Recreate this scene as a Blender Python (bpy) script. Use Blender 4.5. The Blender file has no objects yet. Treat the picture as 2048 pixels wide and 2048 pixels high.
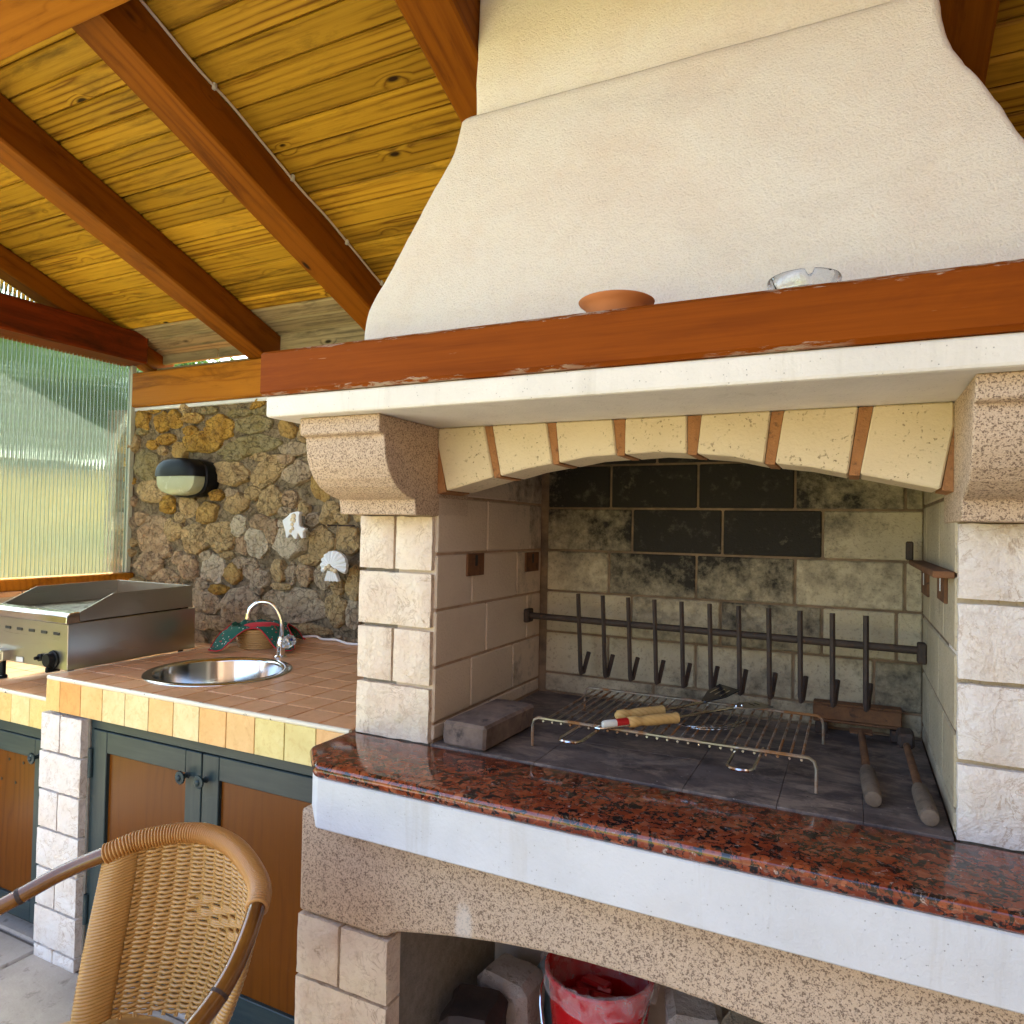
import bpy, bmesh, math, random
import numpy as np
from mathutils import Vector, Matrix, noise

random.seed(7)
rng = np.random.default_rng(11)
scene = bpy.context.scene
COL = scene.collection

# ------------------------------------------------------------------ camera
cam_d = bpy.data.cameras.new('camera')
cam = bpy.data.objects.new('camera', cam_d)
COL.objects.link(cam)
yaw, pitch, roll = 0.453391533, 0.0221571668, 0.0195904467
f_ = Vector((-math.sin(yaw) * math.cos(pitch), math.cos(yaw) * math.cos(pitch), math.sin(pitch)))
r0_ = Vector((math.cos(yaw), math.sin(yaw), 0))
u0_ = r0_.cross(f_)
r_ = math.cos(roll) * r0_ + math.sin(roll) * u0_
u_ = -math.sin(roll) * r0_ + math.cos(roll) * u0_
m = Matrix((r_, u_, -f_)).transposed().to_4x4()
m.translation = Vector((0, 0, 1.41))
cam.matrix_world = m
cam_d.sensor_fit = 'HORIZONTAL'
cam_d.sensor_width = 36.0
cam_d.lens = 36.0 * 1403.09 / 2048.0
cam_d.clip_start = 0.02
cam_d.clip_end = 2000.0
scene.camera = cam

# ------------------------------------------------------------------ world, sun, exposure
SUN_EL, SUN_AZ = math.radians(50), math.radians(-60)   # azimuth from +Y, clockwise (negative: towards -X)
world = bpy.data.worlds.new('World')
scene.world = world
world.use_nodes = True
wn = world.node_tree
for n in list(wn.nodes):
    wn.nodes.remove(n)
sky = wn.nodes.new('ShaderNodeTexSky')
sky.sky_type = 'NISHITA'
sky.sun_disc = False
sky.sun_elevation = SUN_EL
sky.sun_rotation = SUN_AZ
sky.air_density = 1.0
sky.dust_density = 1.6
bg = wn.nodes.new('ShaderNodeBackground')
bg.inputs['Strength'].default_value = 0.115
wo = wn.nodes.new('ShaderNodeOutputWorld')
wn.links.new(sky.outputs[0], bg.inputs[0])
wn.links.new(bg.outputs[0], wo.inputs[0])
sun_d = bpy.data.lights.new('sun', 'SUN')
sun_d.energy = 5.0
sun_d.angle = math.radians(0.55)
sun_d.color = (1.0, 0.93, 0.82)
sun = bpy.data.objects.new('sun', sun_d)
COL.objects.link(sun)
sd = Vector((math.sin(SUN_AZ) * math.cos(SUN_EL), math.cos(SUN_AZ) * math.cos(SUN_EL), math.sin(SUN_EL)))
sun.rotation_euler = sd.to_track_quat('Z', 'Y').to_euler()
sun.location = sd * 30

scene.view_settings.view_transform = 'Standard'
scene.view_settings.look = 'None'
scene.view_settings.exposure = 3.1
scene.view_settings.gamma = 1.0
scene.view_settings.use_curve_mapping = False
scene.render.engine = 'CYCLES'
scene.cycles.use_denoising = True
scene.cycles.max_bounces = 8
scene.cycles.diffuse_bounces = 5
scene.cycles.glossy_bounces = 4
scene.cycles.transmission_bounces = 8
scene.cycles.sample_clamp_indirect = 8.0

# ------------------------------------------------------------------ node helpers
class NT:
    def __init__(s, name):
        s.m = bpy.data.materials.new(name)
        s.m.use_nodes = True
        s.t = s.m.node_tree
        for n in list(s.t.nodes):
            s.t.nodes.remove(n)
        s.o = s.t.nodes.new('ShaderNodeOutputMaterial')
        s._tc = s._oi = None
    def n(s, typ, ins=None, **props):
        k = s.t.nodes.new('ShaderNode' + typ)
        for a, v in props.items():
            setattr(k, a, v)
        for a, v in (ins or {}).items():
            s.set(k.inputs[a], v)
        return k
    def set(s, sock, v):
        if isinstance(v, bpy.types.NodeSocket):
            s.t.links.new(v, sock)
        elif isinstance(v, (int, float)):
            sock.default_value = (v, v, v) if sock.type == 'VECTOR' else ((v, v, v, 1) if sock.type == 'RGBA' else v)
        else:
            v = tuple(v)
            sock.default_value = v + (1,) if sock.type == 'RGBA' and len(v) == 3 else v
    def obj(s):
        if not s._tc: s._tc = s.n('TexCoord')
        return s._tc.outputs['Object']
    def info(s, k='Random'):
        if not s._oi: s._oi = s.n('ObjectInfo')
        return s._oi.outputs[k]
    def vec(s, scale=(1, 1, 1), rnd=True):
        a = s.n('VectorMath', {0: s.obj(), 1: scale}, operation='MULTIPLY').outputs[0]
        if rnd:
            b = s.n('VectorMath', {0: s.info(), 1: (37.1, 53.7, 71.3)}, operation='MULTIPLY').outputs[0]
            a = s.n('VectorMath', {0: a, 1: b}, operation='ADD').outputs[0]
        return a
    def noise(s, v, sc, det=4, ro=.55, dist=0, col=False):
        k = s.n('TexNoise', {'Vector': v, 'Scale': sc, 'Detail': det, 'Roughness': ro, 'Distortion': dist})
        return k.outputs['Color' if col else 'Fac']
    def voro(s, v, sc, feat='F1', out='Distance', rand=1.0):
        k = s.n('TexVoronoi', {'Vector': v, 'Scale': sc, 'Randomness': rand}, feature=feat)
        return k.outputs[out]
    def ramp(s, f, pts, interp='LINEAR'):
        k = s.n('ValToRGB', {0: f})
        k.color_ramp.interpolation = interp
        e = k.color_ramp.elements
        while len(e) > 1: e.remove(e[-1])
        for i, (p, c) in enumerate(pts):
            if isinstance(c, (int, float)): c = (c, c, c)
            q = e[0] if i == 0 else e.new(p)
            q.position = p
            q.color = tuple(c) + (1,)
        return k.outputs[0]
    def mix(s, f, a, b, mode='MIX'):
        return s.n('MixRGB', {0: f, 1: a, 2: b}, blend_type=mode).outputs[0]
    def math(s, op, a, b=0.0, c=None, clamp=False):
        d = {0: a, 1: b}
        if c is not None: d[2] = c
        return s.n('Math', d, operation=op, use_clamp=clamp).outputs[0]
    def step(s, v, a, b):
        return s.n('MapRange', {0: v, 1: a, 2: b, 3: 0.0, 4: 1.0}).outputs[0]
    def sep(s, v):
        return s.n('SeparateXYZ', {0: v}).outputs
    def bump(s, h, strength=.5, dist=.002, normal=None):
        d = {'Height': h, 'Strength': strength, 'Distance': dist}
        if normal is not None: d['Normal'] = normal
        return s.n('Bump', d).outputs[0]
    def pbr(s, color, rough=.7, normal=None, **kw):
        d = {'Base Color': color, 'Roughness': rough}
        if normal is not None: d['Normal'] = normal
        d.update(kw)
        b = s.n('BsdfPrincipled', d)
        s.t.links.new(b.outputs[0], s.o.inputs[0])
        s.b = b
        return s.m

MAT = {}
def simple(name, col, rough=.5, metal=0.0, var=.12, sc=40, bump=.0, **kw):
    t = NT(name)
    v = t.vec()
    nz = t.noise(v, sc, 4)
    c = t.mix(nz, tuple(x * (1 - var) for x in col), tuple(min(1, x * (1 + var)) for x in col))
    nr = t.bump(nz, bump, .002) if bump else None
    rr = t.n('MapRange', {0: t.noise(v, sc * .6, 3), 1: .3, 2: .7, 3: rough * .85, 4: min(1, rough * 1.15)}).outputs[0]
    d = {'Metallic': metal}
    d.update(kw)
    MAT[name] = t.pbr(c, rr, nr, **d)
    return MAT[name]

# stucco on the hood
t = NT('stucco'); v = t.vec(rnd=False)
blot = t.noise(v, 2.4, 5, .62, .4)
fine = t.noise(v, 230, 4, .65)
c = t.mix(t.step(blot, .40, .66), (.80, .72, .615), (.765, .645, .53))
c = t.mix(t.math('MULTIPLY', t.step(t.noise(v, 7, 6, .7), .5, .75), .5), c, (.82, .75, .64))
smk = t.math('MULTIPLY', t.step(t.noise(t.vec((1.2, 1.2, 5), False), 1.6, 5, .7, .8), .54, .74), .30)
c = t.mix(smk, c, (.58, .49, .40))
c = t.mix(t.math('MULTIPLY', t.step(fine, .50, .66), .30), c, (.52, .43, .33))
c = t.mix(t.math('MULTIPLY', t.step(t.noise(v, 26, 4, .6), .45, .70), .22), c, (.86, .80, .70))
MAT['stucco'] = t.pbr(c, .95, t.bump(t.math('ADD', fine, t.math('MULTIPLY', t.noise(v, 9, 4), 1.2)), .8, .0045))

# smooth off-white render of mantel slab and ledge
def white(name, base, pit):
    t = NT(name); v = t.vec(rnd=False)
    c = t.mix(t.step(t.noise(v, 5, 5, .65), .4, .75), base, tuple(x * .86 for x in base))
    c = t.mix(t.math('MULTIPLY', t.step(t.noise(v, 2.2, 4, .7), .52, .72), .35), c, (.56, .50, .41))
    drip = t.noise(t.vec((9, 9, .8), False), 1.5, 5, .7, .5)
    c = t.mix(t.math('MULTIPLY', t.step(drip, .56, .74), .40), c, (.47, .42, .34))
    pits = t.step(t.voro(v, 120, 'F1'), .15, .09)
    pits = t.math('MULTIPLY', pits, t.step(t.noise(v, 40, 2), .5, .56))
    c = t.mix(t.math('MULTIPLY', pits, pit), c, (.25, .22, .19))
    h = t.math('SUBTRACT', t.noise(v, 150, 4), pits)
    MAT[name] = t.pbr(c, .85, t.bump(h, .45, .003))
white('mantel_plaster', (.77, .72, .64), .7)
white('ledge_plaster', (.66, .665, .67), .7)

# speckled tan stone
t = NT('speckled_stone'); v = t.vec(rnd=False)
sp = t.math('ADD', t.math('MULTIPLY', t.noise(v, 430, 2, .6), .55), t.math('MULTIPLY', t.noise(v, 230, 2, .5), .45))
sp2 = t.noise(v, 470, 2, .5)
c = t.mix(t.step(t.noise(v, 6, 4), .35, .7), (.58, .425, .285), (.51, .375, .262))
c = t.mix(t.math('MULTIPLY', t.step(sp, .50, .57), .9), c, (.15, .092, .058))
c = t.mix(t.math('MULTIPLY', t.step(sp2, .57, .64), .6), c, (.68, .53, .38))
c = t.mix(t.math('MULTIPLY', t.step(t.noise(v, 3.1, 5, .75), .62, .74), .35), c, (.62, .53, .44))
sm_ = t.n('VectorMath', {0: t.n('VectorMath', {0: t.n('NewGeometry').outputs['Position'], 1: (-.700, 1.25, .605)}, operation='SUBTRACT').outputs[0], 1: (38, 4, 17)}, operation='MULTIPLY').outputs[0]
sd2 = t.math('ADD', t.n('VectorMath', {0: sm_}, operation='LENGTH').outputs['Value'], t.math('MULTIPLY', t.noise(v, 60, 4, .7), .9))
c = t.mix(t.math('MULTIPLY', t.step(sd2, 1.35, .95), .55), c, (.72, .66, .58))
MAT['speckled_stone'] = t.pbr(c, .85, t.bump(sp, .5, .003))

# red polished granite
t = NT('granite'); v0 = t.vec(rnd=False)
w = t.n('VectorMath', {0: t.noise(v0, 28, 2, .5, col=True), 1: (.03, .03, .03)}, operation='MULTIPLY').outputs[0]
v = t.n('VectorMath', {0: v0, 1: w}, operation='ADD').outputs[0]
w2 = t.n('VectorMath', {0: t.noise(v0, 90, 3, .6, col=True), 1: (.012, .012, .012)}, operation='MULTIPLY').outputs[0]
v = t.n('VectorMath', {0: v, 1: w2}, operation='ADD').outputs[0]
cr = t.sep(t.voro(v, 66, 'F1', 'Color'))
c = t.ramp(cr[0], [(0, (.25, .048, .016)), (.3, (.15, .028, .012)), (.55, (.30, .068, .022)), (.8, (.20, .045, .020)), (1, (.34, .11, .05))])
c = t.mix(t.math('MULTIPLY', t.step(t.noise(v, 60, 4, .6), .42, .62), .45), c, (.16, .030, .012))
edge = t.voro(v, 66, 'DISTANCE_TO_EDGE')
blk = t.math('ADD', t.noise(v, 48, 6, .72, .5), t.math('MULTIPLY', t.step(edge, .20, .0), .10))
c = t.mix(t.step(blk, .545, .60), c, (.014, .011, .011))
c = t.mix(t.math('MULTIPLY', t.step(t.noise(v, 120, 4, .65, .5), .59, .66), .7), c, (.22, .15, .12))
c = t.mix(t.math('MULTIPLY', t.step(t.noise(v, 60, 4, .6, .8), .66, .70), .8), c, (.42, .33, .28))
MAT['granite'] = t.pbr(c, t.n('MapRange', {0: t.noise(v0, 7, 5, .65), 1: .35, 2: .75, 3: .05, 4: .20}).outputs[0], None, **{'IOR': 1.55})

# rock-faced limestone
def limestone(name, a, b, d):
    t = NT(name); v = t.vec()
    c = t.mix(t.step(t.noise(v, 9, 5, .6), .35, .68), a, b)
    vein = t.math('MULTIPLY', t.step(t.math('ABSOLUTE', t.math('SUBTRACT', t.noise(v, 16, 6, .65, 1.2), .5)), .022, .0), t.step(t.noise(v, 12, 2), .42, .6))
    c = t.mix(t.math('MULTIPLY', vein, .8), c, d)
    c = t.mix(t.math('MULTIPLY', t.step(t.noise(v, 55, 7, .75, .4), .52, .72), .5), c, d)
    h = t.math('ADD', t.noise(v, 42, 8, .68), t.math('MULTIPLY', t.noise(v, 15, 4, .6, .8), 1.2))
    MAT[name] = t.pbr(c, .88, t.bump(h, .8, .010))
limestone('limestone', (.80, .69, .54), (.73, .58, .455), (.42, .29, .18))
limestone('limestone_white', (.80, .75, .70), (.76, .66, .57), (.46, .33, .23))

# firebox block: soot comes from the object colour (red channel) and from stains of its own
t = NT('fire_block'); v = t.vec(); vo = t.vec(rnd=True)
oc = t.sep(t.info('Color'))
c = t.mix(t.step(t.noise(v, 7, 5, .6), .35, .7), (.50, .41, .275), (.38, .31, .205))
c = t.mix(t.math('MULTIPLY', t.step(t.noise(v, 130, 3), .58, .68), .55), c, (.22, .17, .12))
c = t.mix(oc[1], c, t.mix(t.noise(v, 10, 4), (.76, .635, .50), (.62, .50, .385)))
wp = t.n('NewGeometry').outputs['Position']
dv = t.n('VectorMath', {0: t.n('VectorMath', {0: wp, 1: (-.40, 2.05, 1.54)}, operation='SUBTRACT').outputs[0], 1: (1.75, 1.9, 3.1)}, operation='MULTIPLY').outputs[0]
dist_ = t.n('VectorMath', {0: dv}, operation='LENGTH').outputs['Value']
plume = t.step(dist_, 1.15, .15)
nz1 = t.noise(v, 16, 7, .72); nz2 = t.noise(v, 4, 4, .6)
sv = t.math('ADD', t.math('MULTIPLY', plume, .72), t.math('MULTIPLY', t.math('SUBTRACT', oc[0], .5), 1.25))
sv = t.math('ADD', sv, t.math('ADD', t.math('MULTIPLY', t.math('SUBTRACT', nz1, .5), 1.1), t.math('MULTIPLY', t.math('SUBTRACT', nz2, .5), .9)))
sv = t.math('ADD', sv, t.math('MULTIPLY', t.math('SUBTRACT', t.noise(v, 60, 5, .7), .5), .6))
soot = t.step(sv, -.16, .50)
c = t.mix(soot, c, (.020, .016, .012))
c = t.mix(t.math('MULTIPLY', t.step(t.noise(v, 22, 5, .7), .56, .74), t.math('MULTIPLY', soot, .35)), c, (.20, .17, .13))
MAT['fire_block'] = t.pbr(c, .92, t.bump(t.math('ADD', t.noise(v, 140, 4), t.math('MULTIPLY', t.step(t.noise(v, 120, 2), .62, .7), -.6)), .6, .004))

t = NT('arch_stone'); v = t.vec()
c = t.mix(t.step(t.noise(v, 8, 5), .35, .7), (.70, .575, .385), (.63, .505, .325))
p = t.step(t.noise(v, 150, 2, .5), .62, .69)
p = t.math('MULTIPLY', p, t.step(t.noise(v, 22, 2), .40, .62))
c = t.mix(t.math('MULTIPLY', p, .8), c, (.16, .10, .05))
MAT['arch_stone'] = t.pbr(c, .9, t.bump(t.math('SUBTRACT', t.noise(v, 160, 4), p), .5, .003))

def rough_mat(name, a, b, sc=30, bumpd=.006, strength=.8, rough=.95, dark=None, dsc=90):
    t = NT(name); v = t.vec()
    c = t.mix(t.step(t.noise(v, sc, 6, .65), .34, .68), a, b)
    if dark:
        c = t.mix(t.math('MULTIPLY', t.step(t.noise(v, dsc, 4, .65), .56, .70), .8), c, dark)
    MAT[name] = t.pbr(c, rough, t.bump(t.math('ADD', t.noise(v, sc * 3, 6, .7), t.math('MULTIPLY', t.noise(v, sc * .8, 3), .7)), strength, bumpd))
rough_mat('mortar_orange', (.42, .19, .07), (.34, .15, .06), 40, .005, 1, .95, (.12, .06, .03))
rough_mat('mortar_grey', (.30, .265, .215), (.20, .175, .14), 40, .005)
rough_mat('mortar_fire', (.26, .17, .10), (.10, .07, .045), 16, .005)
rough_mat('mortar_cheek', (.48, .33, .22), (.30, .20, .13), 16, .005)
rough_mat('concrete', (.40, .37, .33), (.30, .275, .245), 12, .003, .5)
rough_mat('cavity_plaster', (.70, .66, .62), (.46, .40, .33), 5, .004, .6)
rough_mat('wall_mortar', (.36, .275, .17), (.22, .165, .10), 18, .03, 1.0, .97, (.09, .066, .04), 48)
rough_mat('shade_wall_plaster', (.22, .155, .105), (.18, .125, .085), 6, .003, .4)  # kept dark so the added wall bounces little light
rough_mat('block_sooty', (.28, .20, .15), (.085, .058, .048), 9, .004, .8, .95, (.03, .022, .02), 20)
rough_mat('stone_grey', (.42, .37, .33), (.33, .27, .23), 11, .01, .9, .95, (.16, .13, .11), 50)
rough_mat('old_wood_block', (.055, .030, .020), (.02, .012, .009), 10, .004, .6, .7)
rough_mat('weathered_wood', (.20, .145, .10), (.10, .07, .045), 18, .004, .7, .85, (.05, .035, .025), 60)
rough_mat('blue_card', (.10, .19, .25), (.06, .12, .17), 9, .002, .3, .8)

# slabs of the patio floor
rough_mat('floor_slab', (.46, .41, .355), (.33, .285, .24), 4.5, .006, .7, .93, (.20, .165, .135), 26)
rough_mat('floor_joint', (.18, .155, .13), (.12, .10, .085), 20, .004)

# hearth floor tiles with ash
t = NT('hearth_tile'); v = t.n('NewGeometry').outputs['Position']
v2 = t.n('VectorMath', {0: v, 1: (1, 2.0, 1)}, operation='MULTIPLY').outputs[0]
c = t.mix(t.step(t.noise(v2, 6, 6, .68), .38, .66), (.062, .047, .047), (.15, .115, .100))
ash = t.step(t.noise(v2, 5.2, 7, .76, .5), .47, .60)
c = t.mix(t.math('MULTIPLY', ash, .65), c, (.34, .26, .20))
c = t.mix(t.math('MULTIPLY', t.step(t.noise(v, 9, 6, .75, .4), .54, .66), .8), c, (.026, .020, .019))
c = t.mix(t.step(t.noise(v, 95, 3, .6), .70, .75), c, (.42, .37, .33))
c = t.mix(t.step(t.noise(v, 60, 3, .6), .71, .75), c, (.015, .012, .011))
MAT['hearth_tile'] = t.pbr(c, t.n('MapRange', {0: t.noise(v, 11, 3), 3: .4, 4: .85}).outputs[0], t.bump(t.noise(v, 60, 5), .35, .002))

# wood: long axis is local X
def wood(name, light, dark, ring=110, knots=0.0, rough=.5, cdark=None, stain=None, coat=.0, depth=.02, bump=.25, vary=.25, wob=.03, contrast=.6, wear=0):
    t = NT(name)
    raw = t.sep(t.obj())
    rnd = t.info()
    r2 = t.math('FRACT', t.math('MULTIPLY', rnd, 7.13))
    x = t.math('ADD', raw[0], t.math('MULTIPLY', rnd, 40.0))
    o = t.n('CombineXYZ', {0: x, 1: t.math('ADD', raw[1], t.math('MULTIPLY', rnd, 9.0)), 2: raw[2]}).outputs[0]
    lo = t.n('VectorMath', {0: o, 1: (.9, 3.0, 3.0)}, operation='MULTIPLY').outputs[0]
    n1 = t.noise(lo, 1.5, 3, .55); n2 = t.noise(t.n('VectorMath', {0: o, 1: (2.2, 26, 26)}, operation='MULTIPLY').outputs[0], 1.0, 3, .6)
    yy = t.math('SUBTRACT', raw[1], t.math('MULTIPLY_ADD', r2, .09, -.045))
    zz = t.math('ADD', t.math('ADD', raw[2], depth), t.math('MULTIPLY', t.math('SUBTRACT', n1, .5), wob * 3))
    rad = t.math('SQRT', t.math('ADD', t.math('MULTIPLY', yy, yy), t.math('MULTIPLY', zz, zz)))
    g = t.math('ADD', t.math('MULTIPLY', rad, ring), t.math('MULTIPLY', n2, 1.1))
    if knots:
        kv = t.n('CombineXYZ', {0: t.math('MULTIPLY', x, 4.6), 1: t.math('MULTIPLY', t.math('ADD', t.math('ADD', raw[1], raw[2]), t.math('MULTIPLY', rnd, 9.0)), 11.7), 2: 0.0}).outputs[0]
        kn_ = t.n('TexVoronoi', {'Vector': kv, 'Scale': 1.0})
        kd, kc = kn_.outputs['Distance'], t.sep(kn_.outputs['Color'])
        sel = t.step(kc[0], 1 - knots, 1 - knots + .02)
        kf = t.math('MULTIPLY', t.step(t.math('MULTIPLY', kd, t.math('MULTIPLY_ADD', kc[1], 1.3, 1.0)), .36, .0), sel)
        g = t.math('ADD', g, t.math('MULTIPLY', kf, 3.4))
    rings = t.math('POWER', t.math('PINGPONG', g, 1.0), 2.6)
    fib = t.noise(t.n('VectorMath', {0: o, 1: (5, 210, 210)}, operation='MULTIPLY').outputs[0], 1.0, 3, .65)
    amp = t.step(t.noise(lo, 2.3, 3), .32, .62)
    f = t.math('ADD', t.math('MULTIPLY', t.math('MULTIPLY', rings, amp), contrast), t.math('MULTIPLY', fib, .55))
    c = t.mix(t.step(f, .2, .95), light, dark)
    rv = t.math('MULTIPLY_ADD', rnd, vary * 2, 1 - vary)
    rv = t.math('MULTIPLY', rv, t.math('MULTIPLY_ADD', t.noise(lo, .8, 2), .5, .75))
    c = t.n('VectorMath', {0: c, 1: rv}, operation='MULTIPLY').outputs[0]
    if stain:
        sn = t.noise(t.n('VectorMath', {0: o, 1: (2.0, 11, 11)}, operation='MULTIPLY').outputs[0], 1.0, 6, .72, .5)
        c = t.mix(t.math('MULTIPLY', t.step(sn, .51, .70), .85), c, stain)
    if knots:
        c = t.mix(t.step(kf, .55, .80), c, cdark or tuple(q * .25 for q in dark))
    if wear:
        az = t.math('ABSOLUTE', raw[2])
        wn_ = t.noise(t.n('VectorMath', {0: o, 1: (26, 90, 140)}, operation='MULTIPLY').outputs[0], 1.0, 5, .7, .3)
        wn2 = t.noise(t.n('VectorMath', {0: o, 1: (3, 3, 3)}, operation='MULTIPLY').outputs[0], 1.0, 3)
        ed = t.step(t.math('ADD', az, t.math('MULTIPLY', t.math('SUBTRACT', wn_, .5), .05)), .0445, .0475)
        c = t.mix(t.math('MULTIPLY', ed, t.step(wn2, .42, .50)), c, t.mix(wn_, (.10, .055, .035), (.55, .40, .28)))
        sc_ = t.step(t.noise(t.n('VectorMath', {0: o, 1: (9, 160, 160)}, operation='MULTIPLY').outputs[0], 1.0, 4, .6), .70, .73)
        c = t.mix(t.math('MULTIPLY', sc_, .5), c, (.42, .26, .15))
    MAT[name] = t.pbr(c, rough, t.bump(f, bump, .0015), **{'Coat Weight': coat, 'Coat Roughness': .25, 'Specular IOR Level': .07})
wood('plank_pine', (.54, .300, .027), (.18, .072, .008), 95, .60, .45, (.028, .014, .006), (.11, .058, .010), .0, .012, .35, .28, .03, .75)
wood('plank_grey', (.30, .23, .13), (.11, .082, .048), 95, .3, .7, None, (.06, .048, .034), 0, .012, .4, .2)
wood('beam_stained', (.225, .070, .005), (.110, .028, .003), 70, .30, .5, (.03, .012, .006), (.085, .022, .004), .0, .03, .25, .10, .03, .5)
wood('beam_light', (.42, .158, .014), (.23, .072, .007), 70, .30, .5, (.05, .02, .006), (.15, .050, .006), .0, .03, .25, .08, .03, .5)
wood('beam_red', (.17, .027, .004), (.075, .012, .003), 70, .4, .5, (.012, .005, .003), (.045, .012, .004), .0, .03, .3, .08, .04, .5)
wood('mantel_wood', (.230, .052, .0025), (.095, .017, .001), 75, 0, .6, None, (.16, .032, .003), 0, .10, .4, .02, .05, .5, 1)
wood('handle_beech', (.66, .42, .16), (.52, .30, .10), 200, 0, .35, None, None, .3, .01, .1, .05)
wood('door_panel', (.135, .040, .003), (.078, .020, .002), 60, 0, .28, None, None, .08, .06, .04, .06, .06, .45)
t = NT('bamboo'); v = t.vec(rnd=False)
MAT['bamboo'] = t.pbr(t.mix(t.step(t.noise(v, 9, 4, .6), .35, .68), (.235, .098, .016), (.095, .032, .006)), .22, None, **{'Coat Weight': .25, 'Coat Roughness': .12})

# chips on the mantel board: pale bare wood along its arrises
t = NT('chip_wood'); v = t.vec()
MAT['chip_wood'] = t.pbr(t.mix(t.noise(v, 60, 4), (.42, .30, .21), (.20, .11, .06)), .9)

# counter tiles
def tile(name, cols, rough):
    t = NT(name); v = t.vec()
    base = t.ramp(t.info(), cols)
    c = t.mix(t.step(t.noise(v, 14, 5, .6), .4, .72), base, t.mix(1.0, base, (1.16, 1.2, 1.3), 'MULTIPLY'))
    c = t.mix(t.math('MULTIPLY', t.step(t.noise(v, 40, 6, .75, .8), .50, .68), .6), c, t.mix(1.0, base, (.80, .62, .45), 'MULTIPLY'))
    c = t.mix(t.math('MULTIPLY', t.step(t.noise(v, 18, 5, .7), .54, .70), .45), c, t.mix(1.0, base, (1.2, 1.3, 1.6), 'MULTIPLY'))
    MAT[name] = t.pbr(c, rough, t.bump(t.noise(v, 60, 4), .12, .002))
tile('tile_top', [(0, (.62, .32, .15)), (.5, (.66, .36, .18)), (1, (.55, .275, .125))], .33)
tile('tile_edge', [(0, (.66, .34, .105)), (.22, (.70, .49, .22)), (.45, (.64, .29, .085)), (.65, (.70, .55, .28)), (.82, (.60, .50, .19)), (1, (.70, .40, .14))], .38)
simple('grout', (.16, .10, .06), .9)
t = NT('trim_ivory'); v = t.vec(rnd=False)
chip = t.step(t.noise(v, 33, 3, .6), .665, .69)
MAT['trim_ivory'] = t.pbr(t.mix(chip, (.72, .66, .52), (.10, .06, .035)), .35, t.bump(chip, -.8, .006))

t = NT('frame_paint'); v = t.vec((1, 1, 1)); vs = t.vec((3, 30, 30))
c = t.mix(t.step(t.noise(vs, 2.2, 4, .6), .4, .7), (.020, .036, .040), (.036, .054, .052))
MAT['frame_paint'] = t.pbr(c, .42, t.bump(t.noise(vs, 4, 3), .15, .001), **{'Specular IOR Level': .3})

# metals
t = NT('stainless'); v = t.vec((1, 1, 1), False)
br = t.noise(t.vec((2, 2, 220), False), 1.6, 3, .6)
MAT['stainless'] = t.pbr(t.mix(t.noise(v, 6, 4), (.43, .40, .35), (.50, .47, .42)), t.n('MapRange', {0: br, 3: .22, 4: .40}).outputs[0], t.bump(br, .05, .001), Metallic=1.0)
simple('steel_bright', (.62, .61, .59), .14, 1.0, .05)
simple('chrome', (.72, .73, .75), .06, 1.0, .02)
simple('black_plastic', (.010, .010, .011), .4, 0, .2, **{'Specular IOR Level': .14})
simple('black_gloss', (.012, .012, .014), .12, 0, .2)
simple('slot_dark', (.02, .018, .012), .7)
simple('paper_label', (.55, .55, .54), .6)
rough_mat('iron_dark', (.060, .036, .025), (.022, .016, .014), 30, .002, .6, .75, (.10, .045, .02), 60)
rough_mat('iron_rust', (.20, .085, .030), (.10, .042, .018), 26, .002, .8, .85, (.035, .02, .014), 50)
t = NT('grate_wire'); v = t.vec(rnd=False)
ru = t.step(t.noise(v, 16, 4, .6), .42, .60)
MAT['grate_wire'] = t.pbr(t.mix(ru, (.42, .37, .31), (.26, .115, .035)), t.mix(ru, (.3, .3, .3), (.85, .85, .85)), None, Metallic=t.math('SUBTRACT', 1.0, ru))
simple('griddle_plate', (.06, .062, .058), .30, .8, .2)
simple('red_plastic', (.58, .008, .012), .28, 0, .06)
simple('red_paint', (.42, .012, .012), .35, 0, .1)
simple('white_paint', (.60, .58, .52), .5, 0, .1)
simple('cable_white', (.66, .56, .46), .5, 0, .05)
simple('cord_white', (.78, .74, .72), .4, 0, .05)
simple('terracotta', (.48, .165, .050), .75, 0, .08, 20, .1)
simple('lamp_shade_glass', (.36, .38, .25), .25, 0, .05)
simple('shell_white', (.74, .74, .75), .55, 0, .06, 60, .2)
simple('shell_cream', (.66, .52, .33), .5, 0, .15)
simple('tarred_seal', (.02, .02, .02), .6)

# glass of the ashtray
t = NT('clear_glass')
MAT['clear_glass'] = t.pbr((.93, .96, .95), .02, None, **{'Transmission Weight': 1.0, 'IOR': 1.5})
t = NT('acrylic')
MAT['acrylic'] = t.pbr((.85, .90, .93), .05, None, **{'Transmission Weight': .85, 'IOR': 1.49})
# ribbed polycarbonate
t = NT('polycarbonate')
gl = t.n('BsdfGlass', {'Color': (.88, .93, .86), 'Roughness': .03, 'IOR': 1.30})
tr = t.n('BsdfTranslucent', {'Color': (.74, .82, .74)})
mx = t.n('MixShader', {0: .03, 1: gl.outputs[0], 2: tr.outputs[0]})
t.t.links.new(mx.outputs[0], t.o.inputs[0])
MAT['polycarbonate'] = t.m
simple('rib_pale', (.50, .52, .40), .5)
simple('rib_plastic', (.20, .26, .21), .4)
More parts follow.
